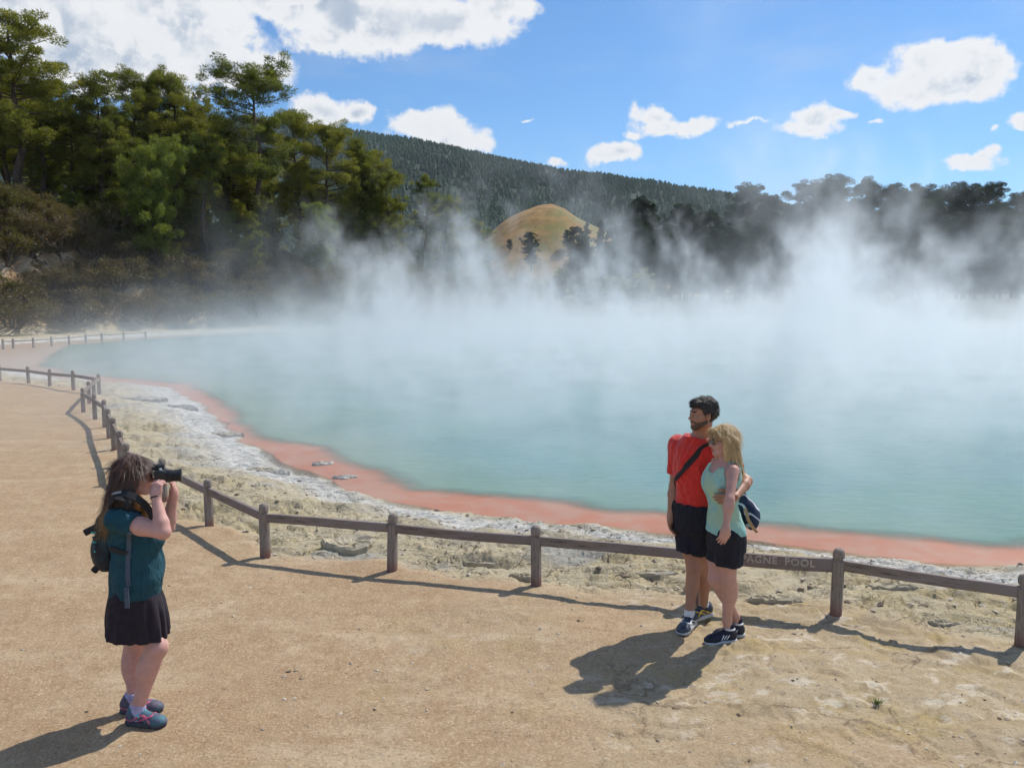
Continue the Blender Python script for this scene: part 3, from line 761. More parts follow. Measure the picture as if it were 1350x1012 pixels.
def cap(a, b, ra, rb=None):
    a, b = vec(a), vec(b); rb = ra if rb is None else rb; ba = b-a; bb = ba@ba+1e-12; r = max(ra, rb)
    def f(x, y, z):
        t_ = np.clip(((x-a[0])*ba[0]+(y-a[1])*ba[1]+(z-a[2])*ba[2])/bb, 0, 1)
        return np.sqrt((x-a[0]-t_*ba[0])**2+(y-a[1]-t_*ba[1])**2+(z-a[2]-t_*ba[2])**2)-(ra+(rb-ra)*t_)
    return f, np.minimum(a, b)-r, np.maximum(a, b)+r
def flat(pr, *planes):
    """capsule with flat cuts: planes = (point, normal) keeping the side behind"""
    f0, lo, hi = pr
    def f(x, y, z):
        d = f0(x, y, z)
        for p, n in planes:
            n = vec(n); n = n/np.linalg.norm(n)
            d = np.maximum(d, (x-p[0])*n[0]+(y-p[1])*n[1]+(z-p[2])*n[2])
        return d
    return f, lo, hi
def ell(c, r, axes=None):
    c = vec(c); A_ = np.eye(3) if axes is None else np.array([vec(v) for v in axes]); rm = max(r)
    def f(x, y, z):
        X, Y, Z_ = x-c[0], y-c[1], z-c[2]
        q = [(A_[i, 0]*X+A_[i, 1]*Y+A_[i, 2]*Z_)/r[i] for i in range(3)]
        k0 = np.sqrt(q[0]**2+q[1]**2+q[2]**2); k1 = np.sqrt((q[0]/r[0])**2+(q[1]/r[1])**2+(q[2]/r[2])**2)
        return k0*(k0-1)/(k1+1e-9)
    return f, c-rm, c+rm
def loft(secs, side, grow=0.0, p=2.3, ruff=None, z0=None, z1=None):
    """secs: (z, cx, cy, half width along side, half depth); side: unit xy vector"""
    S = np.array(secs, float); S = S[np.argsort(S[:, 0])]; zl = S[0, 0] if z0 is None else z0; zh = S[-1, 0] if z1 is None else z1
    sx_, sy_ = side; rm = S[:, 3:5].max()+grow
    def sm(zz, c):
        # smooth interpolation through the sections
        i = np.clip(np.searchsorted(S[:, 0], zz)-1, 0, len(S)-2); t_ = np.clip((zz-S[i, 0])/(S[i+1, 0]-S[i, 0]), 0, 1)
        tn = np.gradient(S[:, c], S[:, 0]); h_ = S[i+1, 0]-S[i, 0]; t2, t3 = t_*t_, t_**3
        return (2*t3-3*t2+1)*S[i, c]+(t3-2*t2+t_)*h_*tn[i]+(-2*t3+3*t2)*S[i+1, c]+(t3-t2)*h_*tn[i+1]
    def f(x, y, z):
        zz = np.clip(z, S[0, 0], S[-1, 0]); cx, cy, rx, ry = [sm(zz, c) for c in (1, 2, 3, 4)]; rx = rx+grow; ry = ry+grow
        u = (x-cx)*sx_+(y-cy)*sy_; v = -(x-cx)*sy_+(y-cy)*sx_
        if ruff is not None:
            q_ = 1+ruff(np.arctan2(v, u), z); rx = rx*q_; ry = ry*q_
        k0 = (np.abs(u/rx)**p+np.abs(v/ry)**p)**(1/p)
        return np.maximum((k0-1)*np.minimum(rx, ry), np.maximum(zl-z, z-zh))
    lo = np.array([S[:, 1].min()-rm, S[:, 2].min()-rm, zl]); hi = np.array([S[:, 1].max()+rm, S[:, 2].max()+rm, zh])
    return f, lo, hi
def fobj(name, F_, mats, parent=None, base=(0, 0, 0), M=None, paint=None):
    V, Fc = F_.net()
    if M is not None: V = V@np.array(M).T
    mi = None
    if paint is not None:
        cen = V[Fc].mean(1); mi = paint(cen)
    V = V-np.array(base)
    me = meshdata(name, V, Fc, mats if isinstance(mats, (list, tuple)) else [mats], midx=mi)
    return link(name, me, parent)

def strands(parent, hair, n, L, wd, mt, flow, lift=.25, seed=1, keep=None):
    """loose strands lying on a head of hair"""
    me = hair.data; N_ = len(me.vertices); co = np.empty(N_*3, np.float32); me.vertices.foreach_get('co', co); co = co.reshape(-1, 3)
    no = np.empty(N_*3, np.float32); me.vertex_normals.foreach_get('vector', no); no = no.reshape(-1, 3)
    rg = np.random.default_rng(seed); i = rg.integers(0, N_, n)
    if keep is not None: i = i[keep(co[i])]
    n = len(i); p, q = co[i], no[i]; fl = np.array([flow(x) for x in p]); fl = fl-q*(fl*q).sum(1)[:, None]; fl /= np.linalg.norm(fl, axis=1)[:, None]+1e-6
    d = fl+q*lift*rg.random((n, 1))+rg.normal(0, .16, (n, 3)); d /= np.linalg.norm(d, axis=1)[:, None]
    s_ = np.cross(d, q); s_ /= np.linalg.norm(s_, axis=1)[:, None]+1e-6; LL = (L*(.5+rg.random(n)))[:, None]
    a, b = p-s_*wd-q*.001, p+s_*wd-q*.001; m1, m2 = p+d*LL*.55+s_*wd*.8+q*.0015, p+d*LL*.55-s_*wd*.8+q*.0015; e = p+d*LL+[0, 0, -.15*L]-q*.002
    V = np.stack([a, b, m1, m2, e], 1).reshape(-1, 3); k = np.arange(n)[:, None]*5
    o = link('strands', meshdata('strands', V, [k+[0, 1, 2, 3], k+[3, 2, 4]], [mt], smooth=False), parent); o['kind'] = 'stuff'; return o
# ---------------------------------------------------------------- head, hand, shoe
def nrm(v): v = vec(v); return v/np.linalg.norm(v)
def frame(fwd, up=(0, 0, 1)):
    f = nrm(fwd); l = np.cross(vec(up), f); l /= np.linalg.norm(l); u = np.cross(f, l); return l, f, u
class Head:
    def __init__(s, c, fwd, up=(0, 0, 1), k=1.0):
        s.c = vec(c); s.l, s.f, s.u = frame(fwd, up); s.k = k; s.axes = (s.l, s.f, s.u)
    def p(s, x, y, z): return s.c + s.k*(x*s.l+y*s.f+z*s.u)
    def e(s, x, y, z, a, b, c): return ell(s.p(x, y, z), (a*s.k, b*s.k, c*s.k), s.axes)
    def cp(s, a, b, ra, rb=None): return cap(s.p(*a), s.p(*b), ra*s.k, None if rb is None else rb*s.k)
    def build(s, F_, male=True):
        F_.add(s.e(0, -.012, .032, .075, .097, .083), .01)
        F_.add(s.e(0, .030, -.040, .056 if male else .052, .060, .068), .03)
        F_.add(s.cp((0, .072, -.098), (0, .060, -.09), .017 if male else .014), .03)
        for q in (-1, 1):
            F_.add(s.cp((q*.050, .004, -.062), (q*.018, .062, -.094), .016, .014), .025)
            F_.add(s.cp((q*.042, .066, -.030), (q*.050, .03, -.02), .018), .02)
            F_.add(s.cp((q*.044, .074, .022), (q*.012, .085, .022), .010), .014)
            F_.sub(s.e(q*.031, .098, .002, .017, .013, .012), .010)
            F_.add(s.e(q*.031, .078, .002, .014, .013, .010), .004)
            F_.add(s.e(q*.078, -.008, -.008, .009, .018, .031), .006)
            F_.sub(s.e(q*.086, .000, -.006, .007, .009, .016), .004)
        F_.add(s.cp((0, .086, .010), (0, .108, -.026), .007, .011), .010)
        F_.add(s.cp((-.012, .094, -.032), (.012, .094, -.032), .008), .008)
        F_.add(s.cp((-.018, .082, -.060), (.018, .082, -.060), .009), .010)
        F_.sub(s.cp((-.022, .094, -.061), (.022, .094, -.061), .0025), .003)
        F_.add(s.cp((-.016, .082, -.070), (.016, .082, -.070), .009), .007)
    def loc(s, P):
        q = (P-s.c)/s.k; return q@s.l, q@s.f, q@s.u
def hand(F_, wrist, d, n, side=1, curl=(.35, .35, .3), k=1.0, spread=.06, thumb=(.5, .45)):
    """d: wrist to knuckles, n: the way the palm faces, side: +1 puts the thumb on d x n"""
    d = nrm(d); n = vec(n); n = n-d*(n@d); n /= np.linalg.norm(n); t_ = np.cross(d, n)*side
    w = vec(wrist)
    F_.add(ell(w+d*.045*k, (.040*k, .048*k, .016*k), (t_, d, n)), .018)
    F_.add(cap(w, w+d*.03*k, .023*k, .026*k), .02)
    L_ = [.070, .080, .074, .058]
    for i in range(4):
        o = (1.5-i)*.0195*k
        p = w + d*(.078-.004*abs(i-1.2))*k + t_*o; a = 0; dd = nrm(d + t_*(1.5-i)*spread); r = .0092*k if i < 3 else .0080*k
        for j in range(3):
            a += curl[j] + .05*i*(j == 0)
            q = p + (dd*math.cos(a)+n*math.sin(a))*L_[i]*k*(.46, .30, .26)[j]
            F_.add(cap(p, q, r, r*.90), .004 if j else .008); p = q; r *= .92
    p = w + d*.022*k + t_*.026*k; q = p + nrm(d*.75+t_*thumb[0]+n*thumb[1]*.5)*.040*k; F_.add(cap(p, q, .014*k, .0115*k), .014)
    p2 = q + nrm(d*.9+t_*(thumb[0]-.35)+n*thumb[1])*.030*k; F_.add(cap(q, p2, .0112*k, .010*k), .006)
    p3 = p2 + nrm(d*.95+t_*(thumb[0]-.6)+n*thumb[1])*.024*k; F_.add(cap(p2, p3, .010*k, .008*k), .005)
def limb(F_, pts, rad, k=.03):
    for a, b, ra, rb in zip(pts[:-1], pts[1:], rad[:-1], rad[1:]): F_.add(cap(a, b, ra, rb), k)
def leg(F_, hip, knee, ank, rt_, rk, ra, fwd, calf=1.0):
    hip, knee, ank = vec(hip), vec(knee), vec(ank); fwd = nrm(fwd)
    limb(F_, [hip, hip*.5+knee*.5+fwd*.012, knee], [rt_, rt_*.86, rk], .04)
    c = knee*.70+ank*.30-fwd*.022
    F_.add(cap(knee, ank, rk*.92, ra), .02)
    ax_ = nrm(ank-knee); sd_ = np.cross(ax_, fwd)
    F_.add(ell(c, (.044*calf, .046*calf, .115), (sd_, np.cross(sd_, ax_), ax_)), .03)
    F_.add(ell(knee+fwd*rk*.26, (rk*.62, rk*.62, rk*.85)), .03)
def foot_inner(F_, ank, d, g):
    a = vec(ank); d = nrm((d[0], d[1], 0)); F_.add(cap(a, (a[0]-d[0]*.02, a[1]-d[1]*.02, g+.04), .034, .03), .02)
    F_.add(cap((a[0], a[1], g+.05), (a[0]+d[0]*.13, a[1]+d[1]*.13, g+.028), .032, .024), .02)
def shoe(parent, base, ank, d, g, mats, L=.28, high=False, kind='run'):
    """mats: upper, sole, lace, accent"""
    d = nrm((d[0], d[1], 0)); l = np.array([-d[1], d[0], 0]); M = np.array([d, l, (0, 0, 1)]).T
    o = np.array([ank[0]+d[0]*.0, ank[1]+d[1]*.0, g]); k = L/.28
    def fin(F_, name, mt, par):
        V, Fc = F_.net(); V = (V*[k, k, 1])@M.T + o - np.array(base)
        return link(name, meshdata(name, V, Fc, [mt]), par)
    F_ = Field((-.12, -.07, -.01), (.22, .07, .16), .0045)
    F_.add(ell((-.035, 0, .048), (.052, .037, .050)), .01).add(ell((.125, 0, .028), (.066, .046, .034)), .03)
    F_.add(cap((.12, 0, .030), (.0, 0, .062), .036, .036), .03).add(cap((-.022, 0, .06), (-.026, 0, .125 if high else .088), .037, .038), .02)
    F_.sub(cap((-.020, 0, .20), (-.020, 0, .135 if high else .098), .030, .030), .008)
    F_.plane((0, 0, .018), (0, 0, -1))
    up_ = fin(F_, 'shoe', mats[0], parent)
    S_ = Field((-.12, -.07, -.01), (.22, .07, .06), .004)
    S_.add(cap((-.045, 0, .01), (.05, 0, .01), .043, .040), .02).add(cap((.05, 0, .01), (.135, .0, .01), .042, .050), .02)
    hz = .026 if kind != 'run' else .032
    S_.every(lambda a, x, y, z: np.maximum(a+.002*np.abs(np.sin(x*150))*(kind == 'run'), np.maximum(-z+.0, z-(hz-.004+.10*np.maximum(0, -x)*.6*(kind == 'run')))))
    fin(S_, 'sole', mats[1], up_)
    T_ = Field((-.02, -.06, .03), (.14, .06, .13), .0035)
    for i, x in enumerate((.012, .034, .056, .078)):
        zt = .104-.62*(x-.0)*.9 if not high else .110-.62*x
        for q in (-1, 1):
            T_.add(cap((x, q*.026, zt-.016), (x+.008, -q*.012, zt+.001), .0045), .003)
    for q in (-1, 1):
        T_.add(cap((.012, 0, .100), (.0, q*.032, .092), .004), .003); T_.add(cap((.0, q*.032, .092), (.03, q*.044, .066), .004), .003)
    fin(T_, 'laces', mats[2], up_)
    if mats[3] is not None:
        B_ = Field((-.12, -.07, .0), (.22, .07, .16), .004)
        B_.add(ell((-.035, 0, .048), (.055, .040, .052)), .01).add(ell((.125, 0, .028), (.068, .048, .036)), .03).add(cap((.12, 0, .030), (.0, 0, .062), .039, .039), .03)
        if kind == 'stripes':
            def st(a, x, y, z):
                u = (x+z*.55-.055); w = np.abs((u+.011) % .022-.011)-.0055
                return np.maximum(np.maximum(a, w), np.maximum(np.abs(u)-.033, np.maximum(z-.068, .028-z)))
        else:
            def st(a, x, y, z):
                u = np.abs(z-.050-.10*np.sin(x*34)*.2-.12*x*-1*.5)-.0065; u2 = np.abs(z-.035-.4*(x-.02))-.005
                return np.maximum(np.maximum(a, np.minimum(u, u2)), np.maximum(np.maximum(x-.11, -.075-x), .03-z))
        B_.every(st); fin(B_, 'stripes' if kind == 'stripes' else 'side_trim', mats[3], up_)
    return up_
def sock(parent, base, ank, d, g, mt, h=.15, r=.040):
    F_ = Field(vec(ank)-[.09, .09, .15], vec(ank)+[.09, .09, .12], .005)
    F_.add(cap((ank[0], ank[1], g+.05), (ank[0], ank[1], g+h), .038, r), .01).plane((0, 0, g+h), (0, 0, 1)); F_.ripple(.004, 20, 20, 120)
    return fobj('sock', F_, mt, parent, base)
def ribbon(name, pts, wd, th, mt, parent, base, normals, n=None):
    """flat strap along pts: wd wide, th thick; normals point out of the body"""
    pts = [vec(p) for p in pts]; N_ = [nrm(q) for q in normals]
    V = []
    m_ = len(pts)
    for i in range(m_):
        tg = nrm(pts[min(i+1, m_-1)]-pts[max(i-1, 0)]); nn = N_[i]-tg*(N_[i]@tg); nn /= np.linalg.norm(nn); s_ = np.cross(tg, nn)
        for a, b in ((-1, 0), (1, 0), (1, 1), (-1, 1)): V.append(pts[i]+s_*a*wd/2+nn*b*th-np.array(base))
    F = [[i*4+j, i*4+(j+1) % 4, i*4+4+(j+1) % 4, i*4+4+j] for i in range(m_-1) for j in range(4)] + [[3, 2, 1, 0], [m_*4-4, m_*4-3, m_*4-2, m_*4-1]]
    return link(name, meshdata(name, V, F, [mt], smooth=False), parent)
def proj_strap(name, F_, way, wd, th, mt, parent, base, c_axis, steps=40, lift=.004, closed=False):
    """a strap that lies on the surface of field F_: way points are pushed out from the body's axis (a function of the point) to the skin"""
    way = [vec(p) for p in way]; P = []
    for i in range(len(way)-1):
        for q in range(steps): P.append(way[i]+(way[i+1]-way[i])*q/steps)
    P.append(way[-1]); out_ = []; N_ = []
    a = F_.a
    def val(p):
        q = (p-F_.lo)/F_.h; i = np.floor(q).astype(int)
        if (i < 0).any() or (i >= np.array(a.shape)-1).any(): return .2
        f = q-i; r = 0
        for dx in (0, 1):
            for dy in (0, 1):
                for dz in (0, 1):
                    r += a[i[0]+dx, i[1]+dy, i[2]+dz]*(f[0] if dx else 1-f[0])*(f[1] if dy else 1-f[1])*(f[2] if dz else 1-f[2])
        return r
    for p in P:
        c = vec(c_axis(p)); d = nrm(p-c); s_ = .34
        while s_ > 0 and val(c+d*s_) > 0: s_ -= .004
        out_.append(c+d*(s_+lift)); N_.append(d)
    out_ = np.array(out_)
    for _ in range(4): out_[1:-1] = (out_[:-2]+2*out_[1:-1]+out_[2:])/4
    return ribbon(name, out_, wd, th, mt, parent, base, N_)

M_skin_t = simple('tanned_skin', (.42, .215, .135), .5, .06, 18, sss=.12, bump=.06, bscale=300)
M_skin_f = simple('pale_skin', (.56, .31, .245), .5, .06, 18, sss=.12, bump=.06, bscale=300)
M_skin_p = simple('pink_skin', (.60, .33, .275), .5, .08, 14, sss=.12, bump=.06, bscale=300)
M_lip = simple('lips', (.40, .14, .11), .45)
M_brow = simple('eyebrow', (.04, .028, .02), .9)
M_red = simple('red_cloth', (.66, .028, .018), .85, .08, 30, bump=.25, bscale=500, sheen=.3, fold=.8)
M_navy = simple('dark_navy_cloth', (.014, .015, .024), .85, .2, 30, bump=.3, bscale=400, fold=.8)
M_mint = simple('mint_cloth', (.30, .57, .53), .85, .05, 30, bump=.2, bscale=500, fold=.6, c2=(.42, .60, .42), v2scale=5)
M_teal = simple('teal_cloth', (.010, .066, .092), .85, .12, 30, bump=.3, bscale=500, fold=.9)
M_purple = simple('dark_purple_cloth', (.020, .013, .022), .8, .2, 30, bump=.3, bscale=400)
M_black = simple('black_plastic', (.012, .012, .013), .38, .2, 60, spec=.5)
M_web = simple('black_webbing', (.02, .021, .024), .75, .3, 200)
M_greyweb = simple('grey_blue_webbing', (.07, .09, .13), .75, .3, 200)
M_white = simple('white_trim', (.75, .76, .78), .7, .04)
M_eyew = simple('eye_white', (.45, .42, .40), .4, .04)
M_grey = simple('light_grey_sole', (.50, .52, .53), .7, .08)
M_glass = simple('dark_lens', (.01, .008, .01), .08, spec=.8)
def hair_mat(name, a, b, st=(230, 230, 8)):
    m, t, out = new_mat(name); o = t.n('ShaderNodeTexCoord').outputs['Object']
    nz = t.noise(t.map(o, st), 1.0, 4, .6); c_ = t.mix(t.mr(nz, .35, .65), a, b)
    p = t.n('ShaderNodeBsdfPrincipled', ins={'Base Color': c_, 'Roughness': .42}); p.inputs['Specular IOR Level'].default_value = .6
    t.put(p.inputs['Normal'], t.n('ShaderNodeBump', ins={'Height': nz, 'Strength': .8, 'Distance': .003}))
    t.put(out.inputs[0], p); return m
M_hdark = hair_mat('dark_brown_hair', (.022, .016, .012), (.050, .034, .022), (120, 120, 30))
M_blond = hair_mat('blond_hair', (.42, .26, .095), (.76, .55, .26))
M_brown = hair_mat('brown_hair', (.050, .022, .012), (.115, .050, .025))
M_tips = hair_mat('golden_hair_tips', (.16, .085, .025), (.34, .20, .06))
M_beard = hair_mat('beard', (.055, .032, .020), (.12, .07, .045), (300, 300, 200))

def glasses(parent, base, H_, mt):
    o = bpy.data.objects.new('sunglasses', None)
    bm_ = Field(H_.c-.15, H_.c+.15, .0035)
    for q in (-1, 1):
        bm_.add(ell(H_.p(q*.031, .097, .002), (.027, .006, .019), H_.axes), .003)
        bm_.add(cap(H_.p(q*.058, .090, .008), H_.p(q*.080, .0, .004), .0028), .003)
    bm_.add(cap(H_.p(-.01, .102, .006), H_.p(.01, .102, .006), .003), .003)
    return fobj('sunglasses', bm_, mt, parent, base)
def eyes(parent, base, H_):
    for q in (-1, 1):
        me = bpy.data.meshes.new('eye'); bm_ = bmesh.new(); bmesh.ops.create_uvsphere(bm_, u_segments=16, v_segments=10, radius=.0088*H_.k)
        for f in bm_.faces: f.smooth = True
        for v in bm_.verts:
            pass
        for f in bm_.faces:
            c = f.calc_center_median(); f.material_index = 1 if c.normalized().z > .70 else 0
        bm_.to_mesh(me); bm_.free(); me.materials.append(M_eyew); me.materials.append(M_brow)
        o = link('eye', me, parent); o.location = Vector(H_.p(q*.031, .0835, .001)-vec(base)); o.rotation_euler = Vector(H_.f).to_track_quat('Z', 'Y').to_euler()
# ================================================================== PEOPLE
# ---------------- man in the red T-shirt
g0 = max(Z0(1.28, 6.08), Z0(1.42, 6.27))
fm = nrm((-.75, -.66, 0)); sm_ = (.66, -.75)       # chest direction, his left
mc = (XA(918.5, 1.2, 6.23), 6.23)
base = (1.37, 6.19, g0)
def mk(px, py, Y): return vec(W(px, py, Y-.19))
msec = [(.80, *mc, .150, .112), (.90, *mc, .162, .118), (1.03, *mc, .146, .104), (1.16, *mc, .156, .112), (1.29, *mc, .172, .120), (1.372, *mc, .172, .110), (1.427, *mc, .125, .080), (1.463, *mc, .062, .058)]
hd = Head(mk(926.5, 546, 6.36), (-.95, -.24, -.02), k=.99)
shR = vec((mc[0]-.66*.185, mc[1]+.75*.185, 1.357)); shL = vec((mc[0]+.66*.175, mc[1]-.75*.175, 1.357))
elR = mk(888.5, 641, 6.56); wrR = mk(884, 680, 6.48)
elL = mk(985, 634, 6.10); wrL = mk(969, 655, 5.905)
hipR, hipL = mk(909, 692, 6.50), mk(929, 692, 6.38)
knR, knL = mk(914, 749, 6.40), mk(927, 749, 6.46)
anR, anL = mk(909, 806, 6.33), mk(928, 799, 6.53)
B = Field((.94, 5.56, g0-.02), (1.98, 6.68, 1.83), .0055)
msec = [(q[0], q[1], q[2], q[3]*.94, q[4]*.92) for q in msec]
B.add(loft(msec, sm_), .01)
B.add(cap((mc[0], mc[1], 1.43), hd.p(0, -.02, -.07), .060, .054), .035)
hd.build(B, True)
for sh in (shR, shL): B.add(cap((mc[0], mc[1], 1.44), sh+[0, 0, .0], .042, .045), .04)
for sh, elb, wr in ((shR, elR, wrR), (shL, elL, wrL)):
    B.add(cap((mc[0]*.4+sh[0]*.6, mc[1]*.4+sh[1]*.6, 1.37), sh, .058, .056), .04)
    limb(B, [sh, elb, elb*.75+wr*.25, wr], [.046, .036, .040, .025], .02)
hand(B, wrR, (-.05, -.14, -1), (.75, -.5, .0), -1, (.30, .35, .3), 1.0)
hand(B, wrL, (-.97, .02, -.18), (.0, 1, .1), -1, (.25, .4, .3), 1.0, thumb=(.7, .2))
fR = nrm((-.50, -.86, 0)); fL = nrm((-.83, -.55, 0))
leg(B, hipR, knR, anR, .080, .052, .034, fR, 1.08); leg(B, hipL, knL, anL, .080, .052, .034, fL, 1.08)
foot_inner(B, anR, fR, g0); foot_inner(B, anL, fL, g0)
def face_paint(H_, extra=None):
    def f(P):
        x, y, z = H_.loc(P); m_ = np.zeros(len(P), np.int32)
        m_[(np.abs(x) < .022) & (y > .076) & (z > -.078) & (z < -.054)] = 1
        m_[(np.abs(np.abs(x)-.030) < .018) & (y > .07) & (np.abs(z-.026-.0) < .0055)] = 2
        if extra is not None: m_ = extra(m_, x, y, z)
        return m_
    return f
man = fobj('person', B, [M_skin_t, M_lip, M_brow], None, base, paint=face_paint(hd)); man.location = base
props(man, 'bearded man in a red T-shirt and dark shorts with his arm round the blonde woman', 'person')
eyes(man, base, hd)
# T-shirt
T = Field((.96, 5.72, .82), (1.82, 6.68, 1.54), .0055)
T.add(loft([(.86, *mc, .168, .128)]+msec[1:-1]+[(1.468, *mc, .085, .070)], sm_, .021, z0=.888), .01)
for sh, elb in ((shR, elR), (shL, elL)):
    d_ = nrm(elb-sh); en = sh+d_*.20
    T.add(cap((mc[0]*.75+sh[0]*.25, mc[1]*.75+sh[1]*.25, 1.418), sh, .052, .060), .04)
    T.add(flat(cap(sh-d_*.03+[0, 0, .0], en+d_*.05, .058, .064), (en, d_)), .05)
T.sub(ell(hd.p(0, -.02, -.12)*[1, 1, 0]+[0, 0, 1.488], (.074, .074, .05)), .01)
T.ripple(.016, 9, 9, 5, 5); T.ripple(.006, 26, 26, 14, 8); T.plane((0, 0, .890), (0, 0, -1), .006)
fobj('shirt', T, M_red, man, base)
bw = lambda p: (mc[0], mc[1], p[2])
proj_strap('shoulder_strap', T, [(mc[0]+.035, mc[1]-.02, 1.452), (mc[0]-.02, mc[1]-.12, 1.36), (mc[0]-.12, mc[1]-.03, 1.17), (mc[0]-.13, mc[1]+.10, 1.06), (mc[0]-.02, mc[1]+.15, 1.10)], .042, .004, M_web, man, base, bw, 14, .004)
# print on the sleeve and shoulder
pr_ = Field(shR-[.12, .14, .14], shR+[.12, .12, .12], .004)
pr_.add(flat(cap(shR, shR+nrm(elR-shR)*.2, .070, .070)), .01)
def swirl(a, x, y, z):
    X_, Y_, Z_ = x-shR[0], y-shR[1], z-shR[2]
    w = np.abs(np.sin((X_*.7-Y_*.7)*85+Z_*60)*np.cos(Z_*75+X_*40))-.35
    return np.maximum(np.abs(a)-.0022, np.maximum(w*.02, np.maximum(np.sqrt(X_**2+Y_**2+(Z_+.0)**2)-.085, -(X_*fm[0]+Y_*fm[1])-.03)))
pr_.every(swirl); fobj('shirt_print', pr_, simple('purple_print', (.22, .02, .05), .8), man, base)
# ---- shorts
S = Field((1.05, 5.86, .50), (1.78, 6.62, .98), .0055)
S.add(loft([(.74, *mc, .150, .125), (.80, *mc, .160, .128), (.90, *mc, .172, .128), (.95, *mc, .165, .12)], sm_, .010), .01)
for hp, kn, hm_ in ((hipR, knR, .572), (hipL, knL, .560)):
    d_ = nrm(kn-hp); t_ = (hm_-hp[2])/d_[2]; en = hp+d_*t_
    S.add(flat(cap(hp-d_*.02, en+d_*.06, .116, .116), (en, (d_[0]*.2, d_[1]*.2, d_[2]))), .05)
S.ripple(.010, 14, 14, 4, 12); S.ripple(.006, 40, 40, 12, 14)
fobj('shorts', S, M_navy, man, base)
# ---- hair and beard
Hh = Field(hd.c-.17, hd.c+.17, .004)
Hh.add(hd.e(0, -.018, .040, .087, .108, .094), .01)
Hh.add(hd.cp((-.035, .056, .094), (.040, .060, .092), .018), .03)
def cutm(a, x, y, z):
    X_, Y_, Z_ = (x-hd.c[0]), (y-hd.c[1]), (z-hd.c[2])
    u = X_*hd.u[0]+Y_*hd.u[1]+Z_*hd.u[2]; f = X_*hd.f[0]+Y_*hd.f[1]+Z_*hd.f[2]; l = X_*hd.l[0]+Y_*hd.l[1]+Z_*hd.l[2]
    c1 = .80*f-.60*u-.008; c1 = np.minimum(c1, .062-u)          # face opening below the fringe
    ear = np.minimum(np.abs(f+.004)-.020, 1); c2_ = np.maximum(-(np.abs(f+.006)-.024), -(u-.022))*1.0
    c3 = -.062-u+.25*(f+.08)*0
    side = np.where((np.abs(f+.006) < .024) & (u < .022), .02, -.02)
    return np.maximum(np.maximum(a, c1), np.maximum(c3, side*.5))
Hh.every(cutm); Hh.ripple(.007, 60, 60, 60, 4); Hh.ripple(.005, 150, 150, 60, 9)
hr = fobj('hair', Hh, M_hdark, man, base)
hc_ = hd.c-vec(base); strands(hr, hr, 5200, .022, .0013, M_hdark, lambda p: (hd.f*.75-hd.u*.25 if (p-hc_)@hd.u > .05 else -hd.u*.8-hd.f*.5), .5, 3)
Bd = Field(hd.c-.16, hd.c+.15, .0035)
Bd.add(hd.e(0, .030, -.042, .0595, .0635, .071), .01).add(hd.cp((0, .072, -.100), (0, .060, -.09), .020), .03)
for q in (-1, 1): Bd.add(hd.cp((q*.053, .004, -.058), (q*.018, .064, -.094), .018, .017), .02)
Bd.add(hd.cp((-.02, .086, -.049), (.02, .086, -.049), .0085), .01)
def cutb(a, x, y, z):
    X_, Y_, Z_ = (x-hd.c[0]), (y-hd.c[1]), (z-hd.c[2])
    u = X_*hd.u[0]+Y_*hd.u[1]+Z_*hd.u[2]; f = X_*hd.f[0]+Y_*hd.f[1]+Z_*hd.f[2]; l = X_*hd.l[0]+Y_*hd.l[1]+Z_*hd.l[2]
    top = u+.046-.9*np.maximum(0, .035-f)                        # below the cheek line, up to the sideburns
    mouth = .0-np.maximum(np.abs(l)-.020, np.maximum(np.abs(u+.065)-.011, .07-f))
    return np.maximum(np.maximum(a, top), np.maximum(mouth, -.012-f))
Bd.every(cutb); Bd.ripple(.005, 150, 150, 150, 4)
fobj('beard', Bd, M_beard, man, base)
M_sh1 = simple('navy_shoe', (.035, .045, .075), .6, .3, 60, c2=(.10, .11, .13), v2scale=30)
M_yel = simple('yellow_trim', (.72, .48, .05), .6)
for an_, f_, tr_ in ((anR, fR, M_white), (anL, fL, M_yel)):
    shoe(man, base, an_, f_, g0, (M_sh1, M_grey, M_navy, tr_), .30)
    sock(man, base, an_, f_, g0, M_white, .135)

# ---------------- blonde woman in the mint top
g1 = max(Z0(1.53, 5.86), Z0(1.62, 5.95))
wc_ = lambda x: (x, 5.89)
fw = nrm((-.97, -.24, 0)); sw = (.24, -.97)
sw_n = math.hypot(*sw); sw = (sw[0]/sw_n, sw[1]/sw_n)
base2 = (1.54, 5.89, g1)
def X6(px, z=1.1, Y=5.89): return XA(px, z, Y)
wsec = [(.701, X6(957, .701), 5.89, .135, .105), (.782, X6(957.5, .782), 5.89, .150, .110), (.862, X6(957, .862), 5.89, .150, .108), (.942, X6(955, .942), 5.89, .132, .094), (1.022, X6(953.5, 1.022), 5.89, .118, .080),
        (1.101, X6(952, 1.101), 5.89, .126, .090), (1.171, X6(950.5, 1.171), 5.89, .138, .102), (1.24, X6(952.5, 1.24), 5.89, .146, .100), (1.31, X6(955.5, 1.31), 5.89, .140, .075), (1.344, X6(957, 1.344), 5.89, .09, .055), (1.379, X6(957, 1.379), 5.89, .045, .045)]
hw = Head(mk(953, 581, 6.10), (-.97, -.22, -.05), (.0, .12, 1), k=.93)
wsR = vec((X6(957)-sw[0]*.150, 5.89-sw[1]*.150, 1.302)); wsL = vec((X6(953)+sw[0]*.138, 5.89+sw[1]*.138, 1.298))
weL = mk(961.5, 659, 5.82); wwL = mk(957, 694, 5.77); weR = vec((1.47, 6.17, 1.14)); wwR = vec((1.37, 6.37, 1.20))
whL, whR = mk(960, 705, 6.00), mk(954, 705, 6.16)
wkL, wkR = mk(961, 765, 6.02), mk(943.5, 763, 6.10)
waL, waR = mk(958.5, 817, 6.10), mk(969, 812, 6.20)
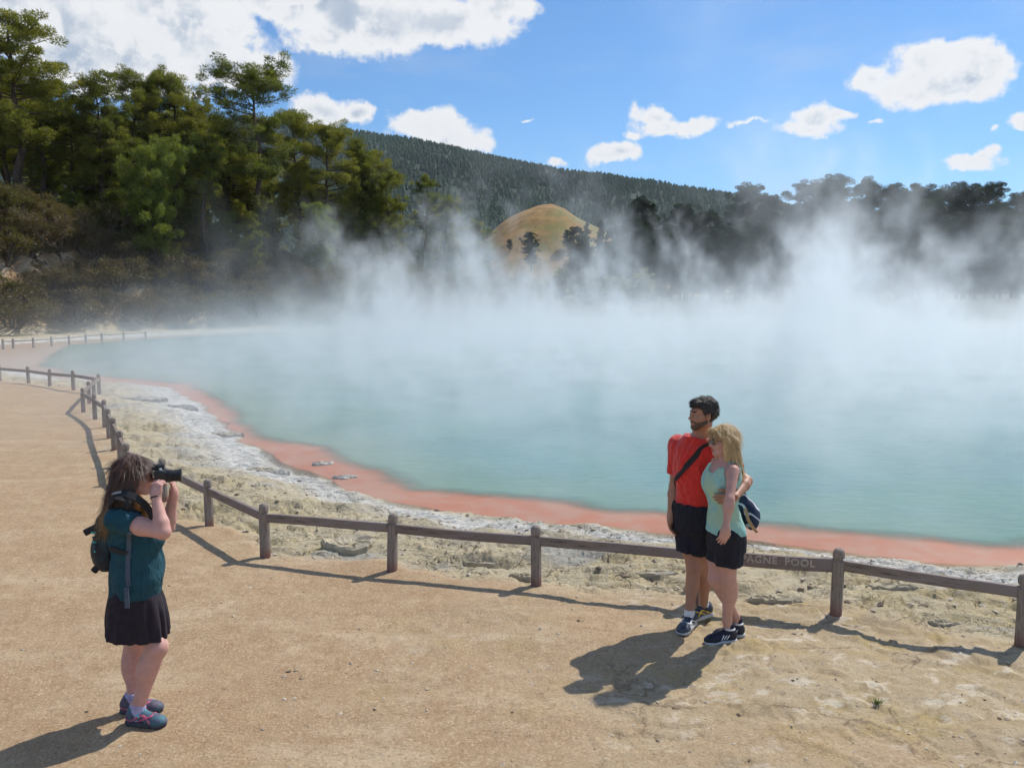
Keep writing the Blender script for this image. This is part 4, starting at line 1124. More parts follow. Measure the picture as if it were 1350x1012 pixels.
B2 = Field((1.16, 5.42, g1-.02), (1.92, 6.52, 1.68), .0055)
B2.add(loft(wsec, sw), .01)
for q in (-1, 1): B2.add(ell((X6(949)+fw[0]*.032+sw[0]*.062*q, 5.89+fw[1]*.045+sw[1]*.062*q, 1.165), (.062, .062, .062)), .04)
B2.add(cap((X6(957.5), 5.89, 1.34), hw.p(0, -.02, -.07), .047, .044), .03)
hw.build(B2, False)
limb(B2, [wsL, weL, weL*.75+wwL*.25, wwL], [.040, .031, .033, .020], .025)
limb(B2, [wsR, weR, wwR], [.044, .034, .022], .02)
hand(B2, wwL, (-.22, -.05, -1), (-.2, .95, .05), 1, (.25, .3, .25), .90)
hand(B2, wwR, (-.6, -.2, .5), (-1, 0, -.3), 1, (.3, .3, .3), .88)
leg(B2, whL, wkL, waL, .082, .052, .033, fw, 1.05); leg(B2, whR, wkR, waR, .082, .052, .033, fw, 1.05)
foot_inner(B2, waL, fw, g1); foot_inner(B2, waR, fw, g1)
wom = fobj('person', B2, [M_skin_f, M_lip, M_brow], None, base2, paint=face_paint(hw)); wom.location = base2
props(wom, 'blonde woman in a mint tank top and dark shorts, leaning on the man in red', 'person')
glasses(wom, base2, hw, M_glass)
T = Field((1.15, 5.58, .74), (1.88, 6.22, 1.42), .0055)
T.add(loft([(.80, X6(957, .80), 5.89, .158, .116)]+[s for s in wsec if .83 < s[0] < 1.33], sw, .017, z0=.822), .01)
for q in (-1, 1): T.add(ell((X6(949)+fw[0]*.032+sw[0]*.062*q, 5.89+fw[1]*.045+sw[1]*.062*q, 1.165), (.069, .069, .069)), .04)
T.sub(ell((wsL[0]+.0, wsL[1]-.01, 1.295), (.062, .070, .085)), .01); T.sub(ell((wsR[0], wsR[1]+.01, 1.295), (.062, .070, .085)), .01)
T.sub(ell((X6(957)+fw[0]*.08, 5.89+fw[1]*.08, 1.325), (.085, .062, .075)), .01)
T.ripple(.010, 12, 12, 6, 5); T.ripple(.004, 34, 34, 18, 8); T.plane((0, 0, .826), (0, 0, -1), .006)
fobj('tank_top', T, M_mint, wom, base2)
for q in (-1, 1):
    c0 = vec((X6(957)+sw[0]*.085*q, 5.89+sw[1]*.085*q, 0))
    ribbon('top_strap', [c0+fw*.075+[0, 0, 1.255], c0+fw*.058+[0, 0, 1.31], c0+fw*.02+[0, 0, 1.348], c0-fw*.03+[0, 0, 1.345], c0-fw*.070+[0, 0, 1.29]], .026, .005, M_mint, wom, base2, [fw, fw+[0, 0, .6], (0, 0, 1), -fw+[0, 0, 1], -fw])
S = Field((1.15, 5.58, .52), (1.88, 6.22, .90), .0055)
S.add(loft([(.701, X6(957, .701), 5.89, .145, .118), (.782, X6(957, .782), 5.89, .152, .114), (.842, X6(957, .842), 5.89, .150, .108)], sw, .008), .01)
for hp, kn in ((whL, wkL), (whR, wkR)):
    d_ = nrm(kn-hp); en = hp+d_*((.598-hp[2])/d_[2]); S.add(flat(cap(hp, en+d_*.05, .104, .094), (en, (d_[0]*.2, d_[1]*.2, d_[2]))), .03)
S.ripple(.010, 20, 20, 8, 12); fobj('shorts', S, M_navy, wom, base2)
Hh = Field(hw.c-[.19, .19, .28], hw.c+.17, .004)
Hh.add(hw.e(0, -.018, .038, .086, .106, .092), .01)
for q in (-1, 1):
    for (x0, y0, x1, y1, z1, r0, r1) in ((.072, .030, .068, .030, -.12, .018, .016), (.078, .0, .076, .0, -.19, .022, .022), (.072, -.035, .075, -.045, -.215, .028, .026), (.045, -.07, .05, -.085, -.22, .032, .028)):
        Hh.add(hw.cp((q*x0, y0, .02), (q*x1, y1, z1), r0, r1), .03)
Hh.add(hw.cp((0, -.08, .0), (0, -.10, -.215), .04, .03), .03)
Hh.add(hw.cp((.03, .075, .088), (.060, .050, .030), .016), .02).add(hw.cp((-.03, .075, .088), (-.060, .050, .030), .016), .02)
def cutw(H_, lo=.060, opn=.042):
    def f(a, x, y, z):
        X_, Y_, Z_ = (x-H_.c[0])/H_.k, (y-H_.c[1])/H_.k, (z-H_.c[2])/H_.k
        u = X_*H_.u[0]+Y_*H_.u[1]+Z_*H_.u[2]; f_ = X_*H_.f[0]+Y_*H_.f[1]+Z_*H_.f[2]
        return np.maximum(a, np.minimum(f_-opn-.25*np.maximum(u, 0), lo-u)*H_.k)
    return f
Hh.every(cutw(hw, .070, .034)); Hh.ripple(.004, 60, 60, 4, 4); Hh.ripple(.004, 150, 150, 6, 9)
hr = fobj('hair', Hh, M_blond, wom, base2)
hc_ = hw.c-vec(base2); strands(hr, hr, 6500, .07, .0013, M_blond, lambda p: ((p-hc_)-hw.u*((p-hc_)@hw.u))*1.2-hw.u*(.9 if (p-hc_)@hw.u < .09 else .25), .16, 4, lambda P: ~(((P-hc_)@hw.f > .02) & ((P-hc_)@hw.u < .045)))
M_sh2 = simple('black_high_top', (.012, .014, .030), .6, .2, 60)
for an_ in (waL, waR):
    shoe(wom, base2, an_, fw, g1, (M_sh2, M_grey, M_black, M_white), .265, True, 'stripes')
    rb_ = Field(vec(an_)-[.07, .07, .1], vec(an_)+[.07, .07, .1], .004)
    rb_.add(cap((an_[0]+.02, an_[1], g1+.098), (an_[0]+.02, an_[1], g1+.104), .0415), .004).every(lambda a, x, y, z: np.maximum(a, np.abs(z-g1-.102)-.006))
    fobj('collar_band', rb_, M_white, wom, base2)

# bag behind her
bp = mk(986, 674, 6.17); 
bg_, t, out = new_mat('blue_white_bag'); o = t.n('ShaderNodeTexCoord').outputs['Object']
wvn = t.n('ShaderNodeTexWave', wave_type='BANDS', bands_direction='DIAGONAL'); t.put(wvn.inputs['Vector'], o); wvn.inputs['Scale'].default_value = 5.5; wvn.inputs['Distortion'].default_value = 7; wvn.inputs['Detail'].default_value = 1
t.put(out.inputs[0], t.n('ShaderNodeBsdfPrincipled', ins={'Base Color': t.mix(t.mr(wvn.outputs[1], .90, .94), (.016, .032, .075), (.60, .66, .72)), 'Roughness': .8}))
Bg = Field(bp-.2, bp+.22, .0055)
Bg.add(ell(bp+[.02, 0, -.035], (.062, .115, .105)), .03).add(cap(bp+[-.03, 0, .05], bp+[-.045, 0, .13], .055, .028), .05)
Bg.ripple(.016, 12, 12, 7, 3); bag = fobj('shoulder_bag', Bg, bg_, None, bp); bag.location = Vector(bp)
props(bag, 'dark blue and white soft shoulder bag hanging behind the blonde woman', 'bag')
M_tan = simple('tan_leather', (.42, .27, .15), .7)
ribbon('trim', [bp+[-.05, -.10, .05], bp+[-.03, -.12, -.03], bp+[.01, -.115, -.09], bp+[.04, -.10, -.125]], .022, .006, M_tan, bag, bp, [(-.3, -1, 0)]*4)
ribbon('strap', [bp+[-.04, .0, .12], bp+[-.062, -.05, .22], bp+[-.075, -.08, .32], (wsL[0]+.025, wsL[1]+.05, 1.340), (wsL[0]-.01, wsL[1]+.055, 1.352)], .024, .005, M_greyweb, bag, bp, [(1, -.3, 0)]*4+[(0, 0, 1)])

# ---------------- photographer
fp = nrm((.945, .325, 0)); sp_ = (-.325, .945)
py0 = 4.78
def Xp(px, z=1.1, Y=py0): return XA(px, z, Y)
g2 = max(Z0(Xp(183, 0), 4.69), Z0(Xp(176, 0), 4.85))
base3 = (Xp(180, 0), py0, g2)
psec = [(.577, Xp(180, .577), py0, .15, .12), (.68, Xp(179, .68), py0, .185, .150), (.782, Xp(178, .782), py0, .188, .148), (.885, Xp(180.5, .885), py0, .180, .158), (.966, Xp(181, .966), py0, .170, .155), (1.047, Xp(179.5, 1.047), py0, .165, .142),
        (1.128, Xp(176, 1.128), py0, .168, .145), (1.198, Xp(170, 1.198), py0, .172, .125), (1.264, Xp(164, 1.264), py0, .160, .095), (1.304, Xp(163, 1.304), py0, .11, .070), (1.349, Xp(164, 1.349), py0, .055, .055)]
hp_ = Head(mk(178.5, 627.5, 4.97), (.945, .30, -.05), k=.95)
psR = vec((Xp(164.5)-sp_[0]*.165, py0-sp_[1]*.165, 1.244)); psL = vec((Xp(166)+sp_[0]*.165, py0+sp_[1]*.165, 1.254))
peR = mk(215, 701, 4.78); pwR = mk(205.5, 655, 4.84); peL = mk(221, 693, 5.14); pwL = mk(229, 652, 5.10)
phR, phL = mk(179, 800, 4.99), mk(180, 800, 5.03)
pkR, pkL = mk(207, 853, 4.90), mk(178, 851, 5.08)
paR, paL = mk(182, 931, 4.885), mk(176, 925, 5.03)
B3 = Field((Xp(110), 4.28, g2-.02), (Xp(256), 5.24, 1.64), .0055)
psec = [(q[0], q[1], q[2], q[3]*(.87 if q[0] < 1.22 else .95), q[4]*(.87 if q[0] < 1.22 else .95)) for q in psec]
B3.add(loft(psec, sp_), .01)
for q in (-1, 1): B3.add(ell((Xp(184)+fp[0]*.07+sp_[0]*.075*q, py0+fp[1]*.07+sp_[1]*.07*q, 1.118), (.070, .070, .070)), .05)
B3.add(cap((Xp(165), py0, 1.31), hp_.p(0, -.02, -.07), .055, .052), .035)
hp_.build(B3, False)
for sh, elb, wr in ((psR, peR, pwR), (psL, peL, pwL)):
    limb(B3, [sh, sh*.5+elb*.5, elb, elb*.75+wr*.25, wr], [.052, .050, .040, .040, .025], .02)
cam_c = mk(210.5, 627.5, 4.955)                 # camera body centre
hand(B3, pwR, (.02, .10, .45), (.25, 1, .05), 1, (.75, .75, .5), .92, thumb=(.2, .5))
hand(B3, pwL, (.05, -.12, .50), (-.95, -.3, .25), -1, (.15, .30, .35), .92, .10, thumb=(.9, .5))
fpr = nrm((.965, -.16, 0)); fpl = nrm((.98, .05, 0))
leg(B3, phR, pkR, paR, .080, .059, .038, fp, 1.18); leg(B3, phL, pkL, paL, .086, .059, .038, fp, 1.18)
foot_inner(B3, paR, fpr, g2); foot_inner(B3, paL, fpl, g2)
pho = fobj('person', B3, [M_skin_p, M_lip, M_brow], None, base3, paint=face_paint(hp_)); pho.location = base3
props(pho, 'long-haired woman in a teal T-shirt and black skirt raising a camera to her face', 'person')
glasses(pho, base3, hp_, M_glass)
wb_ = Field(pwR-.06, pwR+.06, .003); ax_ = nrm(pwR-peR)
wb_.add(flat(cap(pwR-ax_*.03, pwR+ax_*.03, .031), (pwR+ax_*.004, ax_), (pwR-ax_*.005, -ax_)), .003); fobj('wristband', wb_, M_black, pho, base3)
# T-shirt
T = Field((Xp(115), 4.3, .72), (Xp(240), 5.24, 1.40), .0055)
T.add(loft([(.762, Xp(178, .762), py0, .166, .131)]+[s for s in psec if .77 < s[0] < 1.33]+[(1.329, Xp(163, 1.329), py0, .085, .065)], sp_, .014, z0=.776), .01)
for q in (-1, 1): T.add(ell((Xp(184)+fp[0]*.07+sp_[0]*.075*q, py0+fp[1]*.07+sp_[1]*.07*q, 1.118), (.080, .080, .080)), .05)
for sh, elb in ((psR, peR), (psL, peL)):
    d_ = nrm(elb-sh); en = sh+d_*.095; T.add(flat(cap(sh-d_*.02, en+d_*.05, .068, .072), (en, d_)), .03)
T.sub(ell((Xp(166), py0, 1.364), (.085, .085, .06)), .01)
T.ripple(.018, 7, 9, 6, 5); T.ripple(.007, 22, 26, 16, 8); T.plane((Xp(178, .76), 0, .779), (-.08, 0, -1), .006)
fobj('shirt', T, M_teal, pho, base3)
T_sh = T
# pleated skirt
def ruffle(q, z):
    back = .5+.5*np.clip(-np.sin(q)*1.0+.2, -1, 1)
    return (np.sin(q*17)*.035+np.sin(q*31+1)*.014)*np.clip((.82-z)/.22, 0, 1)*(.35+.75*back)
S = Field((Xp(115), 4.38, .48), (Xp(245), 5.2, .85), .0055)
S.add(loft([(.473, Xp(182, .473), py0, .190, .172), (.556, Xp(181.5, .556), py0, .185, .168), (.68, Xp(180, .68), py0, .178, .156), (.782, Xp(178, .782), py0, .168, .135), (.823, Xp(178, .823), py0, .155, .125)], sp_, .004, p=2.9, ruff=ruffle), .01)
S.plane((Xp(165, .536), py0, .536), (-.10, 0, -1), .004); S.ripple(.006, 30, 30, 9, 4)
fobj('skirt', S, M_purple, pho, base3)
# hair: long, brown, golden towards the ends
Hh = Field(hp_.c-[.26, .20, .36], hp_.c+.17, .0045)
Hh.add(hp_.e(0, -.020, .038, .090, .110, .094), .01)
for q in (-1, 1):
    for (x0, y0, x1, y1, z1, r0, r1) in ((.074, .030, .080, -.02, -.10, .022, .024), (.080, .0, .088, -.07, -.18, .028, .032), (.07, -.05, .080, -.125, -.25, .036, .030), (.035, -.08, .04, -.155, -.27, .04, .030)):
        Hh.add(hp_.cp((q*x0, y0, .03), (q*x1, y1, z1), r0, r1), .035)
Hh.add(hp_.cp((0, -.08, -.02), (0, -.165, -.29), .045, .026), .035)
Hh.every(cutw(hp_, .072, .032)); Hh.ripple(.006, 40, 40, 5, 4); Hh.ripple(.005, 130, 130, 6, 9)
def hp_paint(P):
    return ((P[:, 2] < hp_.c[2]-.13-(P[:, 0]-hp_.c[0]+.12)*1.1 + .03*np.sin(P[:, 1]*200))).astype(np.int32)
hr = fobj('hair', Hh, [M_brown, M_tips], pho, base3, paint=hp_paint)
hc_ = hp_.c-vec(base3)
fw_ = lambda p: ((p-hc_)-hp_.u*((p-hc_)@hp_.u))*1.2-hp_.u*(.9 if (p-hc_)@hp_.u < .09 else .25)
strands(hr, hr, 8000, .08, .0014, M_brown, fw_, .18, 5, lambda P: (P[:, 2] > hc_[2]-.11) & ~(((P-hc_)@hp_.f > .012) & ((P-hc_)@hp_.u < .05)))
strands(hr, hr, 5000, .09, .0014, M_tips, fw_, .2, 6, lambda P: P[:, 2] < hc_[2]-.12)
M_sh3 = simple('grey_purple_shoe', (.10, .09, .13), .65, .3, 60, c2=(.05, .16, .20), v2scale=14)
M_cy = simple('turquoise_laces', (.03, .50, .52), .6); M_pk = simple('pink_trim', (.60, .12, .22), .6)
M_lil = simple('lilac_sock', (.42, .40, .62), .85); M_dsole = simple('dark_sole', (.06, .06, .075), .8)
for an_, f_ in ((paR, fpr), (paL, fpl)):
    shoe(pho, base3, an_, f_, g2, (M_sh3, M_dsole, M_cy, M_pk), .265); sock(pho, base3, an_, f_, g2, M_lil, .125, .045)
# scarf under the chin
M_or = simple('orange_scarf', (.60, .25, .04), .8, .5, 60, c2=(.12, .04, .02), v2scale=60)
Sc = Field((Xp(135), 4.5, 1.18), (Xp(220), 5.05, 1.45), .0055)
Sc.add(cap((Xp(182), py0-.06, 1.32), (Xp(194), py0-.03, 1.265), .020, .026), .02).add(cap((Xp(182), py0+.05, 1.32), (Xp(194), py0-.0, 1.265), .020, .026), .02); Sc.ripple(.02, 40, 40, 40)
fobj('scarf', Sc, M_or, pho, base3)

# camera in her hands
def bevbox(bm_, size, c, axes, bev=.004, mi=0):
    r = bmesh.ops.create_cube(bm_, size=1.0); vs = r['verts']
    bmesh.ops.scale(bm_, verts=vs, vec=size)
    ed = list({e for v in vs for e in v.link_edges})
    if bev: r2 = bmesh.ops.bevel(bm_, geom=ed, offset=bev, segments=2, affect='EDGES', profile=.6); vs = list({v for f in r2['faces'] for v in f.verts} | {v for v in vs if v.is_valid})
    A_ = Matrix([[axes[j][i] for j in range(3)] for i in range(3)]).to_4x4(); A_.translation = Vector(c)
    bmesh.ops.transform(bm_, matrix=A_, verts=vs); return vs
def cyl(bm_, a, b, r0, r1=None, n=24):
    a, b = Vector(a), Vector(b); d = b-a; r = bmesh.ops.create_cone(bm_, cap_ends=True, segments=n, radius1=r0, radius2=r0 if r1 is None else r1, depth=d.length)
    A_ = d.to_track_quat('Z', 'Y').to_matrix().to_4x4(); A_.translation = (a+b)/2; bmesh.ops.transform(bm_, matrix=A_, verts=r['verts']); return r['verts']
def bobj(name, bm_, mats, parent=None, smooth=False):
    me = bpy.data.meshes.new(name); bm_.to_mesh(me); bm_.free()
    for m_ in (mats if isinstance(mats, (list, tuple)) else [mats]): me.materials.append(m_)
    if smooth: me.polygons.foreach_set('use_smooth', [True]*len(me.polygons))
    return link(name, me, parent)
ce = bpy.data.objects.new('camera_in_hands', None); ce.name = 'photo_camera'; col.objects.link(ce); ce.location = cam_c
props(ce, 'black camera with a zoom lens held up by the long-haired photographer', 'camera')
l_, f_, u_z = frame((.955, .29, .02)); ax3 = (l_, f_, u_z)
def cp_(x, y, z): return Vector(l_*x+f_*y+u_z*z)
b = bmesh.new(); bevbox(b, (.128, .046, .086), cp_(0, 0, 0), ax3, .008); bevbox(b, (.034, .060, .082), cp_(-.050, .008, -.002), ax3, .010); bobj('body', b, M_black, ce)
b = bmesh.new(); bevbox(b, (.050, .052, .030), cp_(.004, .004, .054), ax3, .008); bobj('viewfinder_hump', b, M_black, ce)
b = bmesh.new(); bevbox(b, (.034, .018, .020), cp_(.004, -.030, .048), ax3, .004); bobj('eyepiece', b, M_black, ce)
b = bmesh.new(); cyl(b, cp_(.008, .022, -.004), cp_(.008, .062, -.004), .036); bobj('lens', b, M_black, ce)
b = bmesh.new(); cyl(b, cp_(.008, .060, -.004), cp_(.008, .108, -.004), .033, .035); bobj('zoom_ring', b, M_web, ce)
b = bmesh.new(); cyl(b, cp_(.008, .106, -.004), cp_(.008, .118, -.004), .037, .038); bobj('lens_rim', b, M_black, ce)
b = bmesh.new(); cyl(b, cp_(-.045, .012, .043), cp_(-.045, .012, .053), .008); bobj('shutter_button', b, M_grey, ce); b = bmesh.new(); cyl(b, cp_(.045, 0, .043), cp_(.045, 0, .055), .011); bobj('dial', b, M_grey, ce)
# neck strap of the camera
cs = vec(cam_c)
ribbon('neck_strap', [mk(150, 651, 4.86), mk(158, 649, 4.83), mk(168, 651, 4.81), mk(180, 656, 4.82), mk(190, 664, 4.84), mk(199, 676, 4.87), mk(204, 684, 4.90)], .040, .006, M_web, ce, cam_c, [(-.3, -1, .8), (0, -1, 1), (.1, -1, 1), (.3, -1, .8), (.4, -1, .5), (.5, -1, .4), (.6, -1, .3)])
ribbon('strap_lettering', [mk(149, 651.5, 4.855), mk(154, 650, 4.842), mk(160.5, 649.5, 4.825)], .014, .009, M_grey, ce, cam_c, [(-.3, -1, .8), (-.1, -1, 1), (0, -1, 1)])

# backpack
pc_ = mk(145.5, 711, 4.99)
bk_ = -fp; l3 = np.array([-fp[1], fp[0], 0]); tilt = nrm(np.array([0, 0, 1])+fp*.10)
PK = Field(pc_-.30, pc_+.30, .006)
A3 = (l3, nrm(np.cross(tilt, l3)), tilt)
PK.add(ell(pc_+tilt*.01, (.125, .075, .185), A3), .03).add(cap(pc_+tilt*.10+l3*.06, pc_+tilt*.10-l3*.06, .062), .05).add(cap(pc_-tilt*.11+l3*.08, pc_-tilt*.11-l3*.08, .055), .05).add(ell(pc_-fp*.045-tilt*.05, (.095, .055, .10), A3), .02)
PK.ripple(.014, 14, 14, 9, 3)
M_pack = simple('black_pack_cloth', (.012, .014, .018), .65, .3, 40, c2=(.012, .055, .075), v2scale=7, bump=.3, bscale=300)
pk = fobj('backpack', PK, M_pack, None, pc_); pk.location = Vector(pc_)
props(pk, 'small black and teal backpack worn by the photographer', 'backpack')
for (px, py, ln, nm) in ((122, 697, .055, 'rolled_strap'), (131.5, 744, .045, 'buckled_strap')):
    q = mk(px, py, 4.93)-pc_; b = bmesh.new(); cyl(b, q-fp*ln*.75-[0, 0, ln*.35 if nm[0] == 'r' else ln*.8], q+fp*ln*.75+[0, 0, ln*.35 if nm[0] == 'r' else ln*.8], .020); bobj(nm, b, M_web, pk)
for i in range(7):
    q = mk(126+i*.9, 702+i*6.2, 4.90)-pc_; b = bmesh.new(); cyl(b, q, q+vec((-.012, -.02, .006)), .006, n=8); bobj('cord_loop', b, M_greyweb if i % 2 else M_cy, pk)
axp = lambda p: (Xp(176), py0, p[2])
ribbon('shoulder_strap', [mk(147, 676, 4.86), mk(147, 664, 4.82), mk(155, 655, 4.795), mk(165, 657, 4.80), mk(170, 668, 4.82)], .05, .010, M_web, pk, pc_, [(-1, -.6, .2), (-.6, -.7, 1), (0, -.4, 1), (.6, -.6, .8), (1, -.7, .2)])
proj_strap('side_strap', T_sh, [mk(172, 697, 4.8), mk(168, 716, 4.75), mk(166, 745, 4.75), mk(167, 776, 4.75)], .024, .004, M_greyweb, pk, pc_, axp, 12, .006)
ribbon('strap_end', [mk(167, 774, 4.765), mk(167.5, 788, 4.755), mk(168, 801, 4.752)], .026, .006, M_greyweb, pk, pc_, [(0, -1, 0)]*3)
proj_strap('waist_strap', T_sh, [mk(150, 722, 4.85), mk(158, 727, 4.80), mk(166, 733, 4.75)], .028, .005, M_web, pk, pc_, axp, 10, .006)
# ================================================================== FENCES
wd, t, out = new_mat('weathered_timber'); o = t.n('ShaderNodeTexCoord').outputs['Object']
ob = t.n('ShaderNodeObjectInfo').outputs['Random']
gr = t.noise(t.map(o, (7, 7, .9)), 9, 5, .65); gr2 = t.noise(o, 3, 4, .6)
c_ = t.mix(t.mr(gr, .3, .7), (.20, .165, .135), (.32, .27, .225)); c_ = t.mix(t.mr(gr2, .45, .62), c_, (.30, .27, .25)); c_ = t.mix(t.m('MULTIPLY', t.mr(gr, .42, .30), .8), c_, (.045, .03, .024))
sz = t.n('ShaderNodeSeparateXYZ', ins={0: o}).outputs[2]
foot = t.m('MULTIPLY', t.mr(t.m('ADD', sz, t.m('MULTIPLY', gr2, .12)), .20, .06), t.n('ShaderNodeAttribute', attribute_name='ispost').outputs['Fac'])
c_ = t.mix(t.m('MULTIPLY', foot, .75), c_, (.20, .058, .035))
c_ = t.mix(t.m('MULTIPLY', ob, .3), c_, (.22, .18, .16))
bp_ = t.n('ShaderNodeBsdfPrincipled', ins={'Base Color': c_, 'Roughness': .85}); t.put(bp_.inputs['Normal'], t.n('ShaderNodeBump', ins={'Height': gr, 'Strength': .8, 'Distance': .008}))
t.put(out.inputs[0], bp_); M_wood = wd
def rail_mat():
    m, t, out = new_mat('weathered_rail'); o = t.n('ShaderNodeTexCoord').outputs['Object']; ob = t.n('ShaderNodeObjectInfo').outputs['Random']
    gr = t.noise(t.map(o, (1.2, 14, 14)), 5, 5, .65); gr2 = t.noise(t.map(o, (1, 3, 3)), 3, 4, .6)
    c_ = t.mix(t.mr(gr, .3, .7), (.17, .135, .11), (.275, .225, .185)); c_ = t.mix(t.mr(gr2, .45, .62), c_, (.27, .225, .205)); c_ = t.mix(t.m('MULTIPLY', t.mr(gr, .42, .30), .8), c_, (.05, .032, .026)); c_ = t.mix(t.m('MULTIPLY', ob, .3), c_, (.14, .10, .09))
    b = t.n('ShaderNodeBsdfPrincipled', ins={'Base Color': c_, 'Roughness': .85}); t.put(b.inputs['Normal'], t.n('ShaderNodeBump', ins={'Height': gr, 'Strength': .8, 'Distance': .006}))
    t.put(out.inputs[0], b); return m
M_rail = rail_mat()
def post_mesh(hh_, w, seed):
    rg = np.random.default_rng(seed); prof = [(-.15, 1), (0, 1), (hh_*.3, 1), (hh_*.62, 1), (hh_-.115, 1), (hh_-.106, .95), (hh_-.100, .74), (hh_-.084, .72), (hh_-.076, .97), (hh_-.055, 1.0), (hh_-.025, .93), (hh_-.009, .70), (hh_, .30)]
    n = 12; V = []
    tx, ty = rg.normal(0, .008, 2)
    for z_, s_ in prof:
        for j in range(n):
            q = 2*math.pi*(j+.5)/n; c, s = math.cos(q), math.sin(q)
            e = (abs(c)**3.4+abs(s)**3.4)**(-1/3.4) if z_ < hh_-.06 else (abs(c)**2.4+abs(s)**2.4)**(-1/2.4)
            V.append((c*e*w/2*s_*1.02+tx*z_/hh_+rg.normal(0, .0012), s*e*w/2*s_*1.02+ty*z_/hh_+rg.normal(0, .0012), z_))
    V.append((tx, ty, hh_+.002)); m_ = len(prof)
    Q = [[i*n+j, i*n+(j+1) % n, (i+1)*n+(j+1) % n, (i+1)*n+j] for i in range(m_-1) for j in range(n)]; Tt = [[(m_-1)*n+j, (m_-1)*n+(j+1) % n, m_*n] for j in range(n)]
    return meshdata('post', V, [np.array(Q), np.array(Tt)], [M_wood], smooth=False, attrs=dict(ispost=np.ones(len(V))))
def build_fence(pts, hs, ws, label, rail_drop=.13, rail_h=.075, rail_w=.045, sign=None, skip_rail=()):
    """one fence: posts and a rail in every gap"""
    P = [Vector((p[0], p[1], Z(p[0], p[1]))) for p in pts]
    e = bpy.data.objects.new('fence', None); col.objects.link(e); e.location = P[len(P)//2]; props(e, label, 'fence')
    o = e.location; pm_ = {}
    for i, p in enumerate(P):
        a = P[max(0, i-1)]; c = P[min(len(P)-1, i+1)]; d = c-a
        key = (i % 5, round(hs[i], 3)); 
        if key not in pm_: pm_[key] = post_mesh(hs[i], ws[i], 60+i)
        q = link('post', pm_[key], e); q.location = p-o; q.rotation_euler = (0, 0, math.atan2(d.y, d.x)+rt.uniform(-.06, .06))
    for i in range(len(P)-1):
        if i in skip_rail: continue
        a = P[i]+Vector((0, 0, hs[i]-rail_drop-rt.uniform(0, .012))); b = P[i+1]+Vector((0, 0, hs[i+1]-rail_drop-rt.uniform(0, .012))); d = b-a; L = d.length-ws[i]*.75
        hq = rail_h*(1.32 if i == sign else 1.0)
        n = 8; V = []; sag = rt.uniform(-.006, .002)
        for k in range(n+1):
            u = k/n; x = -L/2+u*L; zo = sag*math.sin(math.pi*u)*2+rt.uniform(-.0012, .0012)
            for yy, zz in ((-.5, -.5), (-.42, -.58), (.42, -.58), (.5, -.5), (.5, .42), (.40, .5), (-.40, .5), (-.5, .42)):
                V.append((x, yy*rail_w, zz*hq+zo))
        F8 = [[k*8+j, (k+1)*8+j, (k+1)*8+(j+1) % 8, k*8+(j+1) % 8] for k in range(n) for j in range(8)]
        me = meshdata('rail', V, [np.array(F8), np.array([[7, 6, 5, 4, 3, 2, 1, 0][::-1], [n*8+j for j in range(8)][::-1]])], [M_rail], smooth=False)
        q = link('rail', me, e); q.location = (a+b)/2-o; q.rotation_euler = d.to_track_quat('X', 'Z').to_euler()
        if i == sign:
            q['label'] = 'rail with the words CHAMPAGNE POOL carved into it'
            cu = bpy.data.curves.new('lettering', 'FONT'); cu.body = 'CHAMPAGNE  POOL'; cu.size = .082; cu.space_character = 1.10; cu.align_x = 'LEFT'; cu.align_y = 'CENTER'; cu.offset = .0022; cu.extrude = .0022; cu.resolution_u = 3
            tmp = bpy.data.objects.new('t', cu); col.objects.link(tmp); bpy.context.view_layer.update(); dg = bpy.context.evaluated_depsgraph_get()
            me = bpy.data.meshes.new_from_object(tmp.evaluated_get(dg)); bpy.data.objects.remove(tmp)
            me.materials.clear(); me.materials.append(simple('carved_letter_paint', (.42, .37, .33), .9, .3, 60))
            lt = link('lettering', me, q)
            xs = [v.co.x for v in me.vertices]; wdt = max(xs)-min(xs)
            end = L*SIGN_END; lt.location = (end-wdt, -rail_w/2-.0012, 0); lt.rotation_euler = (R(90), 0, 0)
    return e
SIGN_END = .36
hs = []
for i, (px, py) in enumerate(FENCE_PX): hs.append(.54 if i > 3 else .50)
nf = build_fence([(p.x, p.y) for p in fence_pts], hs, [.088]*len(hs), 'low weathered timber fence bending along the near edge of the pool', sign=20)
far_px = [(4, 454.4), (17.3, 453.6), (43.8, 452.6), (68, 450.7), (91, 449), (113, 446.6), (134, 445), (163, 443.5), (192, 442.3)]
fpts = []
for px, py in far_px:
    g_ = G(px, py); fpts.append((g_.x, g_.y))
build_fence(fpts, [.56]*len(fpts), [.11]*len(fpts), 'distant timber fence along the pale path across the pool', rail_h=.05)

